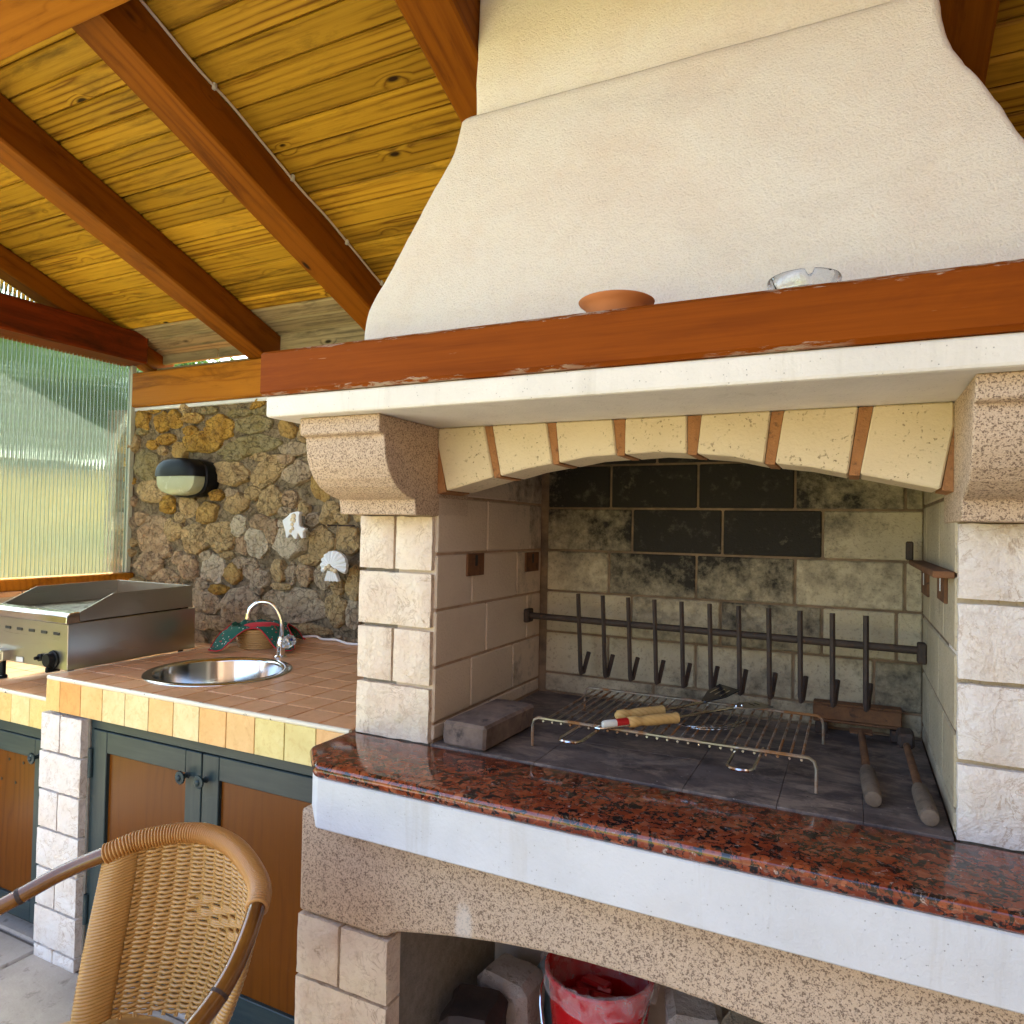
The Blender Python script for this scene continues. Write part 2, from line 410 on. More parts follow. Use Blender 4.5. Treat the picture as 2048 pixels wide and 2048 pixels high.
# thin plastic bag
t = NT('bag_film'); v = t.vec()
tp = t.n('BsdfTransparent', {'Color': (1, .97, .98)})
df = t.n('BsdfPrincipled', {'Base Color': (.85, .80, .84), 'Roughness': .18})
ff = t.n('MapRange', {0: t.noise(v, 26, 5, .65, .6), 1: .35, 2: .7, 3: .04, 4: .38}).outputs[0]
mx = t.n('MixShader', {0: ff, 1: tp.outputs[0], 2: df.outputs[0]})
t.t.links.new(mx.outputs[0], t.o.inputs[0])
MAT['bag_film'] = t.m

# rattan
simple('rattan', (.42, .225, .062), .34, 0, .14, 30, 0, **{'Coat Weight': .2})
simple('rattan_wrap', (.42, .20, .052), .36, 0, .08, 30, 0, **{'Coat Weight': .2})
t = NT('straw'); v = t.vec((1, 1, 60), False)
MAT['straw'] = t.pbr(t.mix(t.noise(v, 3, 4), (.56, .33, .11), (.36, .19, .06)), .6, t.bump(t.noise(v, 3, 2), .4, .003))
t = NT('green_cloth'); v = t.vec(rnd=False)
vd = t.voro(v, 85, 'F1'); vc = t.sep(t.voro(v, 85, 'F1', 'Color'))
c = t.mix(t.step(t.noise(v, 10, 2), .3, .7), (.006, .085, .050), (.010, .115, .085))
c = t.mix(t.math('MULTIPLY', t.step(vd, .26, .20), t.step(vc[0], .55, .58)), c, (.62, .62, .52))
c = t.mix(t.math('MULTIPLY', t.step(vd, .40, .34), t.step(vc[1], .86, .88)), c, (.55, .03, .03))
MAT['green_cloth'] = t.pbr(c, .9)
simple('red_cloth', (.55, .015, .030), .9)

# rubble stones by kind
def rubble(name, a, b, d, crack=.5):
    t = NT(name); v = t.vec()
    c = t.mix(t.step(t.noise(v, 13, 6, .65, .5), .36, .66), a, b)
    cr_ = t.voro(t.n('VectorMath', {0: v, 1: t.n('VectorMath', {0: t.noise(v, 14, 4, .6, col=True), 1: .10}, operation='MULTIPLY').outputs[0]}, operation='ADD').outputs[0], 20, 'DISTANCE_TO_EDGE')
    ck = t.math('MULTIPLY', t.step(cr_, .045, .0), crack)
    c = t.mix(t.math('MULTIPLY', t.step(t.noise(v, 48, 6, .7), .52, .70), .75), c, d)
    c = t.mix(ck, c, tuple(x * .4 for x in d))
    h = t.math('SUBTRACT', t.math('ADD', t.noise(v, 40, 8, .72), t.noise(v, 13, 4, .6)), t.math('MULTIPLY', ck, .6))
    MAT[name] = t.pbr(c, .93, t.bump(h, 1.0, .035))
rubble('rubble_ochre', (.66, .38, .065), (.44, .22, .03), (.11, .055, .012))
rubble('rubble_mortar', (.42, .31, .18), (.22, .155, .085), (.05, .035, .018), .5)
rubble('rubble_bright', (.62, .40, .13), (.52, .30, .08), (.28, .15, .04), .3)
rubble('rubble_tan', (.70, .49, .235), (.48, .32, .145), (.12, .075, .034))
rubble('rubble_olive', (.34, .26, .10), (.42, .34, .18), (.11, .078, .03))
rubble('rubble_grey', (.64, .49, .32), (.45, .335, .215), (.13, .09, .055), .5)
rubble('rubble_pale', (.80, .67, .48), (.66, .53, .36), (.32, .23, .14), .45)
rubble('rubble_pink', (.66, .46, .27), (.46, .30, .17), (.13, .08, .042))

# outside
t = NT('grass_ground'); v = t.vec(rnd=False)
c = t.mix(t.step(t.noise(v, .6, 6, .65), .35, .65), (.150, .185, .020), (.27, .26, .045))
c = t.mix(t.math('MULTIPLY', t.step(t.noise(v, 14, 4), .45, .65), .5), c, (.095, .125, .022))
MAT['grass_ground'] = t.pbr(c, .95, t.bump(t.noise(v, 30, 5), .6, .03))
t = NT('leaf'); v = t.vec()
c = t.ramp(t.noise(t.vec(rnd=False), 2.6, 3), [(.3, (.030, .075, .016)), (.5, (.065, .125, .026)), (.7, (.115, .17, .035))])
bs = t.n('BsdfPrincipled', {'Base Color': c, 'Roughness': .5})
tl = t.n('BsdfTranslucent', {'Color': c})
mx = t.n('MixShader', {0: .35, 1: bs.outputs[0], 2: tl.outputs[0]})
t.t.links.new(mx.outputs[0], t.o.inputs[0]); MAT['leaf'] = t.m
rough_mat('bark', (.16, .115, .08), (.09, .065, .045), 9, .01)
rough_mat('terrace_earth', (.56, .31, .05), (.15, .14, .04), 1.1, .03)

# ------------------------------------------------------------------ object helpers
POS = {}
def empty(name, loc, label, cat, group=None, kind=None):
    o = bpy.data.objects.new(name, None)
    o.empty_display_size = .1
    o.location = loc
    COL.objects.link(o)
    POS[o] = Vector(loc)
    o['label'] = label
    if cat: o['category'] = cat
    if group: o['group'] = group
    if kind: o['kind'] = kind
    return o
def link(name, me, parent=None, loc=(0, 0, 0), rot=None, mat=None):
    o = bpy.data.objects.new(name, me)
    COL.objects.link(o)
    L = Vector(loc)
    POS[o] = L
    if parent is not None:
        o.parent = parent
        L = L - POS[parent]
    if rot is not None:
        o.matrix_basis = Matrix.Translation(L) @ rot.to_4x4()
    else:
        o.location = L
    if mat is not None and len(me.materials) == 0:
        me.materials.append(MAT[mat])
    return o
def thing(o, label, cat, group=None, kind=None):
    o['label'] = label
    if cat: o['category'] = cat
    if group: o['group'] = group
    if kind: o['kind'] = kind
    return o
def mesh(name, V, F, mat=None, smooth=False, autos=None):
    me = bpy.data.meshes.new(name)
    me.from_pydata([tuple(map(float, p)) for p in V], [], [tuple(int(i) for i in f) for f in F])
    if mat: me.materials.append(MAT[mat])
    if smooth: me.polygons.foreach_set('use_smooth', [True] * len(me.polygons))
    if autos is not None: me.set_sharp_from_angle(angle=math.radians(autos))
    me.update()
    return me
def fixn(me):
    b = bmesh.new(); b.from_mesh(me)
    bmesh.ops.recalc_face_normals(b, faces=b.faces)
    b.to_mesh(me); b.free()
    return me
class MB:
    """collects shapes into one mesh"""
    def __init__(s): s.V, s.F = [], []
    def add(s, V, F):
        k = len(s.V)
        s.V += [tuple(p) for p in V]
        s.F += [tuple(i + k for i in f) for f in F]
        return s
    def build(s, name, mat, parent=None, smooth=False, autos=None, loc=None):
        V = s.V
        me = fixn(mesh(name, V, s.F, mat, smooth, autos))
        if autos is not None: me.set_sharp_from_angle(angle=math.radians(autos))
        return link(name, me, parent, (0, 0, 0))
def cbox(sx, sy, sz, b=.003):
    """chamfered box centred on the origin"""
    b = min(b, sx * .45, sy * .45, sz * .45)
    X, Y, Z = sx / 2, sy / 2, sz / 2
    V, idx = [], {}
    for a in (-1, 1):
        for c in (-1, 1):
            for d in (-1, 1):
                for k, p in enumerate(((a * X, c * (Y - b), d * (Z - b)), (a * (X - b), c * Y, d * (Z - b)), (a * (X - b), c * (Y - b), d * Z))):
                    idx[(a, c, d, k)] = len(V); V.append(p)
    F = []
    for a in (-1, 1):
        F.append([idx[(a, -1, -1, 0)], idx[(a, 1, -1, 0)], idx[(a, 1, 1, 0)], idx[(a, -1, 1, 0)]][::a])
        F.append([idx[(-1, a, -1, 1)], idx[(1, a, -1, 1)], idx[(1, a, 1, 1)], idx[(-1, a, 1, 1)]][::-a])
        F.append([idx[(-1, -1, a, 2)], idx[(1, -1, a, 2)], idx[(1, 1, a, 2)], idx[(-1, 1, a, 2)]][::a])
    for a in (-1, 1):
        for c in (-1, 1):
            F.append([idx[(a, c, -1, 0)], idx[(a, c, -1, 1)], idx[(a, c, 1, 1)], idx[(a, c, 1, 0)]][::-a * c])
            F.append([idx[(a, -1, c, 0)], idx[(a, -1, c, 2)], idx[(a, 1, c, 2)], idx[(a, 1, c, 0)]][::a * c])
            F.append([idx[(-1, a, c, 1)], idx[(-1, a, c, 2)], idx[(1, a, c, 2)], idx[(1, a, c, 1)]][::-a * c])
            for d in (-1, 1):
                F.append([idx[(a, c, d, 0)], idx[(a, c, d, 1)], idx[(a, c, d, 2)]][::a * c * d])
    return V, F
_cb = {}
def box_mesh(sx, sy, sz, b, mat):
    k = (round(sx, 4), round(sy, 4), round(sz, 4), round(b, 4), mat)
    if k not in _cb:
        _cb[k] = mesh('block', *cbox(sx, sy, sz, b), mat)
    return _cb[k]
def box(name, x0, x1, y0, y1, z0, z1, mat, parent=None, b=.003):
    return link(name, box_mesh(x1 - x0, y1 - y0, z1 - z0, b, mat), parent, ((x0 + x1) / 2, (y0 + y1) / 2, (z0 + z1) / 2))
def basis(d, up=Vector((0, 0, 1))):
    x = Vector(d).normalized()
    y = up.cross(x)
    if y.length < 1e-5: y = Vector((0, 1, 0)).cross(x)
    y.normalize()
    z = x.cross(y)
    return Matrix((x, y, z)).transposed()
def bar(name, p0, p1, w, h, mat, parent=None, b=.004, up=(0, 0, 1)):
    p0, p1 = Vector(p0), Vector(p1)
    return link(name, box_mesh((p1 - p0).length, w, h, b, mat), parent, (p0 + p1) / 2, basis(p1 - p0, Vector(up)))
def tube(P, r, n=8, caps=True, closed=False, flat=None):
    P = [Vector(p) for p in P]
    k = len(P)
    R = r if hasattr(r, '__len__') else [r] * k
    V, F = [], []
    T = []
    for i in range(k):
        a = P[(i - 1) % k] if (closed or i > 0) else P[i]
        b = P[(i + 1) % k] if (closed or i < k - 1) else P[i]
        T.append((b - a).normalized())
    nrm = T[0].orthogonal().normalized() if abs(T[0].z) > .9 else Vector((0, 0, 1)).cross(T[0]).normalized()
    for i in range(k):
        nrm = (nrm - T[i] * nrm.dot(T[i]))
        if nrm.length < 1e-6: nrm = T[i].orthogonal()
        nrm.normalize()
        bn = T[i].cross(nrm)
        for j in range(n):
            a = 2 * math.pi * j / n
            V.append(P[i] + (nrm * math.cos(a) + bn * math.sin(a)) * R[i])
    lim = k if closed else k - 1
    for i in range(lim):
        for j in range(n):
            a, b = i * n + j, i * n + (j + 1) % n
            c, d = ((i + 1) % k) * n + (j + 1) % n, ((i + 1) % k) * n + j
            F.append((a, b, c, d))
    if caps and not closed:
        F.append(tuple(range(n))[::-1]); F.append(tuple((k - 1) * n + j for j in range(n)))
    return V, F
def tube_obj(name, P, r, mat, parent=None, n=8, closed=False):
    V, F = tube(P, r, n, True, closed)
    return link(name, fixn(mesh(name, V, F, mat, True, 50)), parent)
def lathe(prof, n=32, c=(0, 0, 0)):
    V, F = [], []
    for r, z in prof:
        for j in range(n):
            a = 2 * math.pi * j / n
            V.append((c[0] + r * math.cos(a), c[1] + r * math.sin(a), c[2] + z))
    for i in range(len(prof) - 1):
        for j in range(n):
            F.append((i * n + j, i * n + (j + 1) % n, (i + 1) * n + (j + 1) % n, (i + 1) * n + j))
    return V, F
def lathe_obj(name, prof, mat, c, parent=None, n=32, autos=40, rot=None):
    V, F = lathe(prof, n)
    return link(name, fixn(mesh(name, V, F, mat, True, autos)), parent, c, rot)
def prism(poly, a0, a1, axis='y'):
    """polygon extruded along an axis; poly given in the two other axes"""
    n = len(poly)
    V = []
    for a in (a0, a1):
        for p, q in poly:
            V.append({'y': (p, a, q), 'x': (a, p, q), 'z': (p, q, a)}[axis])
    F = [tuple(range(n)), tuple(range(2 * n - 1, n - 1, -1))]
    F += [(i, i + n, (i + 1) % n + n, (i + 1) % n) for i in range(n)]
    return V, F
def prism_obj(name, poly, a0, a1, axis, mat, parent=None, bevel=0.0, seg=2, smooth=False):
    V, F = prism(poly, a0, a1, axis)
    me = mesh(name, V, F, mat)
    b = bmesh.new(); b.from_mesh(me)
    bmesh.ops.recalc_face_normals(b, faces=b.faces)
    if bevel:
        ed = [e for e in b.edges if e.calc_face_angle(0) > math.radians(25)]
        bmesh.ops.bevel(b, geom=ed, offset=bevel, segments=seg, profile=.5, affect='EDGES', clamp_overlap=True)
    b.to_mesh(me); b.free()
    if smooth:
        me.polygons.foreach_set('use_smooth', [True] * len(me.polygons)); me.set_sharp_from_angle(angle=math.radians(35))
    return link(name, me, parent)
def N(x, y=0, z=0): return noise.noise(Vector((x, y, z)))
def fbm(x, y, z=0, o=4):
    s, a = 0, 1
    for i in range(o):
        s += a * N(x, y, z); x *= 2.1; y *= 2.1; z *= 2.1; a *= .5
    return s
def catmull(P, per=8):
    P = [Vector(p) for p in P]
    out = []
    for i in range(len(P) - 1):
        p0, p1, p2, p3 = P[max(i - 1, 0)], P[i], P[i + 1], P[min(i + 2, len(P) - 1)]
        for k in range(per):
            t = k / per
            out.append(.5 * ((2 * p1) + (p2 - p0) * t + (2 * p0 - 5 * p1 + 4 * p2 - p3) * t * t + (3 * p1 - p0 - 3 * p2 + p3) * t ** 3))
    out.append(P[-1])
    return out
_rs = [0]
def rock_stone(name, x0, x1, z0, z1, yf, depth, mat, parent, proud=.010, face='y'):
    """rock-faced stone, front towards -Y"""
    _rs[0] += 1
    sd_ = _rs[0] * 7.31
    nx, nz = max(6, int((x1 - x0) / .018)), max(6, int((z1 - z0) / .018))
    w, h = x1 - x0, z1 - z0
    V, F = [], []
    for j in range(nz + 1):
        for i in range(nx + 1):
            u, v = i / nx, j / nz
            e = min(u * w, (1 - u) * w, v * h, (1 - v) * h)
            k = min(1, e / .016)
            x, z = x0 + u * w, z0 + v * h
            d = proud * k * (.55 + .75 * fbm(x * 16 + sd_, z * 16, sd_, 4)) + .0035 * k * fbm(x * 55, z * 55, sd_, 3)
            jx = .0022 * N(z * 42 + sd_, sd_, i) if i in (0, nx) else 0
            jz = .0022 * N(x * 42 + sd_, sd_ + 5, j) if j in (0, nz) else 0
            V.append((x + jx, yf - d, z + jz))
    W = nx + 1
    for j in range(nz):
        for i in range(nx):
            F.append((j * W + i, j * W + i + 1, (j + 1) * W + i + 1, (j + 1) * W + i))
    ring = [i for i in range(W)] + [j * W + nx for j in range(1, nz + 1)] + [nz * W + i for i in range(nx - 1, -1, -1)] + [j * W for j in range(nz - 1, 0, -1)]
    k = len(V)
    for r in ring:
        x, y, z = V[r]
        V.append((x, yf + depth, z))
    n = len(ring)
    for i in range(n):
        F.append((ring[i], k + i, k + (i + 1) % n, ring[(i + 1) % n]))
    F.append(tuple(range(k, k + n)))
    me = mesh(name, V, F, mat, True)
    fixn(me); me.set_sharp_from_angle(angle=math.radians(48))
    return link(name, me, parent)

# ================================================================== THE SETTING
gm = mesh('ground', [(-900, -900, -.06), (900, -900, -.06), (900, 900, -.06), (-900, 900, -.06)], [(0, 1, 2, 3)], 'grass_ground')
thing(link('ground', gm), 'sunlit grassy ground around the shelter', None, kind='structure')

pf = empty('patio_floor', (0, 0, 0), 'stone slab floor of the shelter', None, kind='structure')
box('bedding', -3.75, 2.2, -2.3, 2.9, -.12, -.012, 'floor_joint', pf, .002)
xs = [-3.7, -3.05, -2.39, -1.62, -.95, -.2, .5, 1.3, 2.15]
for i in range(8):
    ys = [1.42, 2.0, 2.85] if i != 1 else [1.44, 2.1, 2.85]
    ys = [-2.25, -1.5 + .2 * (i % 2), -.7 - .15 * (i % 3), .15 + .2 * (i % 2), .82 - .12 * (i % 3)] + ys
    for a, b in zip(ys[:-1], ys[1:]):
        box('floor_slab', xs[i] + .006, xs[i + 1] - .006, a + .006, b - .006, -.05, random.uniform(-.002, .002), 'floor_slab', pf, .006)

hw_ = empty('shade_wall', (1.75, 0, 0), 'added wall out of view, blocking light from the right and front right', 'wall')  # unseen wall, added so light comes mainly from the left
box('wall_face', 1.7, 1.95, -3.2, 2.9, -.05, 3.3, 'shade_wall_plaster', hw_, .01)
box('wall_face', -.45, 1.699, -2.7, -2.45, -.05, 3.3, 'shade_wall_plaster', hw_, .01)
box('plinth', 1.67, 1.699, -2.44, 2.9, -.05, .25, 'concrete', hw_, .006)
# terraced bank and trees beyond the panel
V, F = [], []
for i in range(41):
    for j in range(7):
        yy = -14 + i * .9
        pr = [(-7.0, -.1), (-7.2, .5), (-7.35, 1.2), (-7.55, 1.85), (-8.1, 2.05), (-12, 2.3), (-40, 3.4)][j]
        V.append((pr[0] + .25 * fbm(yy * .6, j, 1), yy, pr[1] + (.12 * fbm(yy * .7, j * 1.3, 4) if j else 0)))
for i in range(40):
    for j in range(6):
        a = i * 7 + j
        F.append((a, a + 1, a + 8, a + 7))
thing(link('terrace_bank', fixn(mesh('terrace_bank', V, F, 'terrace_earth', True))), 'ochre earth bank behind the translucent panel', None, kind='structure')

def tree(name, x, y, z, h, rx, rz, nleaf, seed, label, group):
    rr = np.random.default_rng(seed)
    r = empty(name, (x, y, z), label, 'tree', group)
    trunk = catmull([(x, y, z - .1), (x + .05, y + .03, z + h * .3), (x - .04, y + .08, z + h * .62), (x + .02, y, z + h * .9)], 5)
    mb = MB(); mb.add(*tube(trunk, list(np.linspace(.11, .03, len(trunk))), 8))
    for k in range(6):
        a = k * 1.05 + seed
        b0 = trunk[4 + k % 8]
        e = b0 + Vector((math.cos(a) * rx * .7, math.sin(a) * rx * .7, h * .22))
        mb.add(*tube(catmull([b0, (b0 + e) / 2 + Vector((0, 0, .1)), e], 4), list(np.linspace(.045, .012, 9)), 6))
    mb.build('trunk', 'bark', r, True)
    cl = rr.normal(size=(34, 3)); cl /= np.linalg.norm(cl, axis=1)[:, None]
    cl *= (rr.random((34, 1)) ** .45)
    ctr = np.array([x, y, z + h * .72])
    cl = ctr + cl * np.array([rx, rx, rz])
    k = rr.integers(0, 34, nleaf)
    P = cl[k] + rr.normal(size=(nleaf, 3)) * np.array([.17, .17, .13]) * rx
    d = rr.normal(size=(nleaf, 3)); d /= np.linalg.norm(d, axis=1)[:, None]
    e = np.cross(d, rr.normal(size=(nleaf, 3))); e /= np.linalg.norm(e, axis=1)[:, None]
    s = rr.uniform(.05, .10, (nleaf, 1)) * max(.8, rx * .7)
    Q = np.stack([P - d * s, P + e * s * .45, P + d * s, P - e * s * .45], 1).reshape(-1, 3)
    me = bpy.data.meshes.new('crown')
    me.from_pydata(Q.tolist(), [], (np.arange(nleaf * 4).reshape(-1, 4)).tolist())
    me.materials.append(MAT['leaf'])
    c = link('crown', me, r)
    c['kind'] = 'stuff'
tree('broadleaf_tree', -7.9, 5.7, 1.75, 1.45, 1.05, .95, 9000, 3, 'broad green tree behind the ribbed panel, nearest the stone wall', 'trees behind the panel')
tree('broadleaf_tree', -8.0, 4.0, 1.75, 1.2, .95, .85, 8000, 5, 'green tree behind the middle of the ribbed panel', 'trees behind the panel')
tree('broadleaf_tree', -10.4, 5.6, 2.1, 2.4, 1.35, 1.2, 7000, 8, 'tall green tree standing behind the other two', 'trees behind the panel')

# ================================================================== STONE REAR WALL
YB = 2.46
wall = empty('stone_wall', (-2.2, YB, 0), 'rough rubble stone wall behind the sink and tiled counter', 'wall')
# mortar bed
nx, nz = 240, 130
V, F = [], []
for j in range(nz + 1):
    for i in range(nx + 1):
        x, z = -3.62 + i / nx * 5.31, 0 + j / nz * 2.0
        V.append((x, YB + .004 - .014 * fbm(x * 8, z * 8, 2, 3) - .012 * fbm(x * 30, z * 30, 7, 4), z))
for j in range(nz):
    for i in range(nx):
        a = j * (nx + 1) + i
        F.append((a, a + 1, a + nx + 2, a + nx + 1))
k = len(V)
V += [(-3.62, YB + .4, 0), (1.69, YB + .4, 0), (1.69, YB + .4, 2.0), (-3.62, YB + .4, 2.0)]
F += [(k, k + 3, k + 2, k + 1), (k + 3, nz * (nx + 1), nz * (nx + 1) + nx, k + 2), (k, 0, nz * (nx + 1), k + 3)]
link('mortar', mesh('mortar', V, F, 'rubble_mortar', True), wall)
# pixel (of the study crop) -> wall plane, used only to lay out the stones in metres
def wallpt(cx, cy):
    px, py = 270 + cx * .2381, 800 + cy * .2381
    d = f_ + (px - 1024) / 1403.09 * r_ - (py - 1024) / 1403.09 * u_
    k = YB / d.y
    return d.x * k, 1.41 + d.z * k
SL = """80,190,110,190,0,o 240,190,100,150,0,o 345,170,110,150,0,o 490,150,150,80,0,b 720,230,210,180,0,o 1000,215,270,140,0,v 960,385,470,160,-6,v
1290,245,140,140,20,b 1430,270,80,160,0,t 560,350,300,180,0,o 385,430,130,150,0,b 265,330,140,90,0,o 150,375,90,80,0,o 115,550,200,240,0,v 800,620,300,190,10,t
1130,600,270,210,-32,t 1370,610,220,170,0,g 1270,500,120,80,0,p 1340,410,250,100,0,g 1570,730,130,250,-35,b 150,770,240,180,0,t 280,880,120,150,0,o 465,890,150,190,0,t
625,945,130,180,0,b 690,800,120,90,0,o 860,870,200,170,0,t 1150,850,200,230,0,t 1310,830,110,140,0,p 1265,935,110,80,0,g 1430,920,90,110,0,t 1640,950,130,190,15,t
1755,990,90,110,0,t 880,1060,120,180,0,w 1060,1030,160,130,0,p 1160,1110,120,190,0,p 1030,1195,190,230,0,w 920,1220,100,150,0,p 1320,1170,270,300,0,w 1570,1200,200,240,0,t
1800,1180,180,250,0,t 160,1130,240,330,0,p 335,1080,150,200,0,t 520,1170,220,250,0,t 735,1150,210,260,0,t 130,1380,220,220,0,p 460,1410,140,190,25,p 670,1420,170,220,30,w
830,1450,140,160,0,b 700,1590,150,80,0,o 980,1420,130,160,0,g 1060,1510,160,200,0,g 1220,1430,120,190,0,t 1325,1460,90,180,0,g 1435,1470,140,190,0,p 1600,1490,170,210,0,g
1720,1570,100,130,0,t 1850,1540,120,280,0,t 890,1750,300,320,0,g 1360,1725,490,270,0,g 1700,1760,180,260,0,t 600,1690,240,200,20,g 270,1500,220,150,0,p 690,1870,200,130,0,g
1470,1925,330,90,0,t 1840,1800,130,230,0,g 1240,1565,190,60,0,t 560,1860,200,140,0,g 640,260,90,90,0,o 880,110,200,70,0,v 1100,90,200,60,0,v 150,90,140,50,0,o 620,90,150,50,0,v
60,1000,90,110,0,p 820,780,100,80,0,g 1000,780,120,110,0,t 380,990,90,90,0,t 250,1270,130,120,0,p 610,1310,110,80,0,g 900,1370,110,90,0,g 560,1540,110,110,0,g 1500,1010,120,110,0,g 1900,960,120,140,0,t
70,260,90,70,0,v 470,260,110,80,0,o 830,480,160,70,0,v 1060,480,170,70,0,t 600,700,150,90,0,o 1480,1340,150,90,0,t 1250,1040,90,70,0,w 380,1330,110,110,0,p 780,1300,120,70,0,t 1650,1360,120,90,0,g"""
KIND = dict(o='rubble_ochre', b='rubble_bright', t='rubble_tan', v='rubble_olive', g='rubble_grey', w='rubble_pale', p='rubble_pink')
S = []
for tok in SL.split():
    cx, cy, w, h, a, kd = tok.split(',')
    cx, cy, w, h = map(float, (cx, cy, w, h))
    X, Z = wallpt(cx, cy)
    X1, _ = wallpt(cx + w / 2, cy); X0, _ = wallpt(cx - w / 2, cy)
    _, Z1 = wallpt(cx, cy - h / 2); _, Z0 = wallpt(cx, cy + h / 2)
    S.append([X, Z, (X1 - X0) / 2 * 1.10, (Z1 - Z0) / 2 * 1.10, -math.radians(float(a)), KIND[kd]])
def ell(s, x, z):
    c, n_ = math.cos(s[4]), math.sin(s[4])
    dx, dz = x - s[0], z - s[1]
    return math.hypot((dx * c + dz * n_) / s[2], (-dx * n_ + dz * c) / s[3])
tries = 0
while tries < 2600:
    tries += 1
    X, Z = random.uniform(-3.5, -1.35), random.uniform(.80, 1.99)
    rx, rz = (random.uniform(.06, .11), random.uniform(.05, .09)) if tries < 1200 else (random.uniform(.025, .05), random.uniform(.02, .04))
    if all(ell(s, X, Z) > 1.0 + .75 * (rx + rz) / (s[2] + s[3]) * 2 * .75 for s in S):
        zk = random.choice(['rubble_tan', 'rubble_grey', 'rubble_pink', 'rubble_tan'] if Z < 1.6 else ['rubble_ochre', 'rubble_olive', 'rubble_tan', 'rubble_ochre'])
        S.append([X, Z, rx, rz, random.uniform(-.4, .4), zk])
tries = 0
while tries < 1500:
    tries += 1
    X, Z = random.uniform(.45, 1.62), random.uniform(.06, 1.96)
    rx, rz = (random.uniform(.07, .13), random.uniform(.055, .10)) if tries < 900 else (random.uniform(.03, .06), random.uniform(.025, .05))
    if all(ell(s, X, Z) > 1.0 + .75 * (rx + rz) / (s[2] + s[3]) * 2 * .75 for s in S if s[0] > .3):
        S.append([X, Z, rx, rz, random.uniform(-.4, .4), 'rubble_tan'])
far = MB()
for q, s in enumerate(S):
    na = 50 if s[0] < .3 else 22
    rq = random.Random(q * 13 + 5)
    near = [o for o in S if o is not s and math.hypot(o[0] - s[0], o[1] - s[1]) < max(s[2], s[3]) + max(o[2], o[3]) + .05]
    c, n_ = math.cos(s[4]), math.sin(s[4])
    m_ = rq.randint(6, 8)
    halfs = [(2 * math.pi * (k + rq.uniform(-.28, .28)) / m_, rq.uniform(.86, 1.10)) for k in range(m_)]
    rad = []
    for i in range(na):
        a = 2 * math.pi * i / na
        ux, uz = math.cos(a) * s[2], math.sin(a) * s[3]
        ux, uz = ux * c - uz * n_, ux * n_ + uz * c
        lim = min(min(h_ / max(.15, math.cos(a - ha)) for ha, h_ in halfs if math.cos(a - ha) > .15), 1.22)
        lim += .07 * fbm(q * 3.7 + math.cos(a) * 2.3, math.sin(a) * 2.3, q, 4)
        t_ = .3
        while t_ < lim:
            x, z = s[0] + ux * t_, s[1] + uz * t_
            if any(ell(o, x, z) < t_ * 1.0 - .07 for o in near): break
            t_ += .02
        rad.append((ux, uz, max(.3, t_ - .015)))
    rs = [rad[i][2] for i in range(na)]
    rs = [(rs[i - 1] + 4 * rs[i] + rs[(i + 1) % na]) / 6 for i in range(na)]
    sz_ = min(s[2], s[3])
    hgt = min(.034, .22 * sz_ + .012) * rq.uniform(.8, 1.2)
    # a rock face is cut by a few planes
    planes = [(rq.uniform(-.32, .32), rq.uniform(-.32, .32), hgt * rq.uniform(.75, 1.15)) for _ in range(3)]
    for k in range(rq.randint(3, 5)):
        a = rq.uniform(0, 2 * math.pi)
        sl = rq.uniform(.5, 1.3)
        planes.append((-math.cos(a) * sl, -math.sin(a) * sl, hgt * .9 + sl * sz_ * rq.uniform(.45, .85)))
    V = []
    prof = [1.0, .975, .93, .87, .80, .72, .63, .53, .43, .33, .22, .11]
    for p_i, pr in enumerate(prof):
        for i in range(na):
            x, z = s[0] + rad[i][0] * rs[i] * pr, s[1] + rad[i][1] * rs[i] * pr
            dx, dz = x - s[0], z - s[1]
            if p_i == 0: dd = -.012
            else:
                dd = min(px_ * dx + pz_ * dz + pc_ for px_, pz_, pc_ in planes)
                dd = max(.004, dd) * (.45 if p_i == 1 else (.85 if p_i == 2 else 1))
                dd += .0075 * fbm(x * 24 + q, z * 24, q, 5) - .0075 * abs(fbm(x * 38, z * 38, q, 4)) + .002
            V.append((x, YB - .006 - dd, z))
    V.append((s[0], YB - .006 - min(pc_ for _, _, pc_ in planes), s[1]))
    F = []
    for p in range(len(prof) - 1):
        for i in range(na):
            F.append((p * na + i, p * na + (i + 1) % na, (p + 1) * na + (i + 1) % na, (p + 1) * na + i))
    b0 = (len(prof) - 1) * na
    F += [(b0 + i, b0 + (i + 1) % na, len(V) - 1) for i in range(na)]
    if s[0] > .3:
        far.add(V, F); continue
    me = mesh('stone', V, F, s[5], True)
    me.set_sharp_from_angle(angle=math.radians(14))
    link('stone', me, wall)
far_me = mesh('stones_behind_chimney', far.V, far.F, 'rubble_tan', True)
link('stones_behind_chimney', far_me, wall)['kind'] = 'stuff'

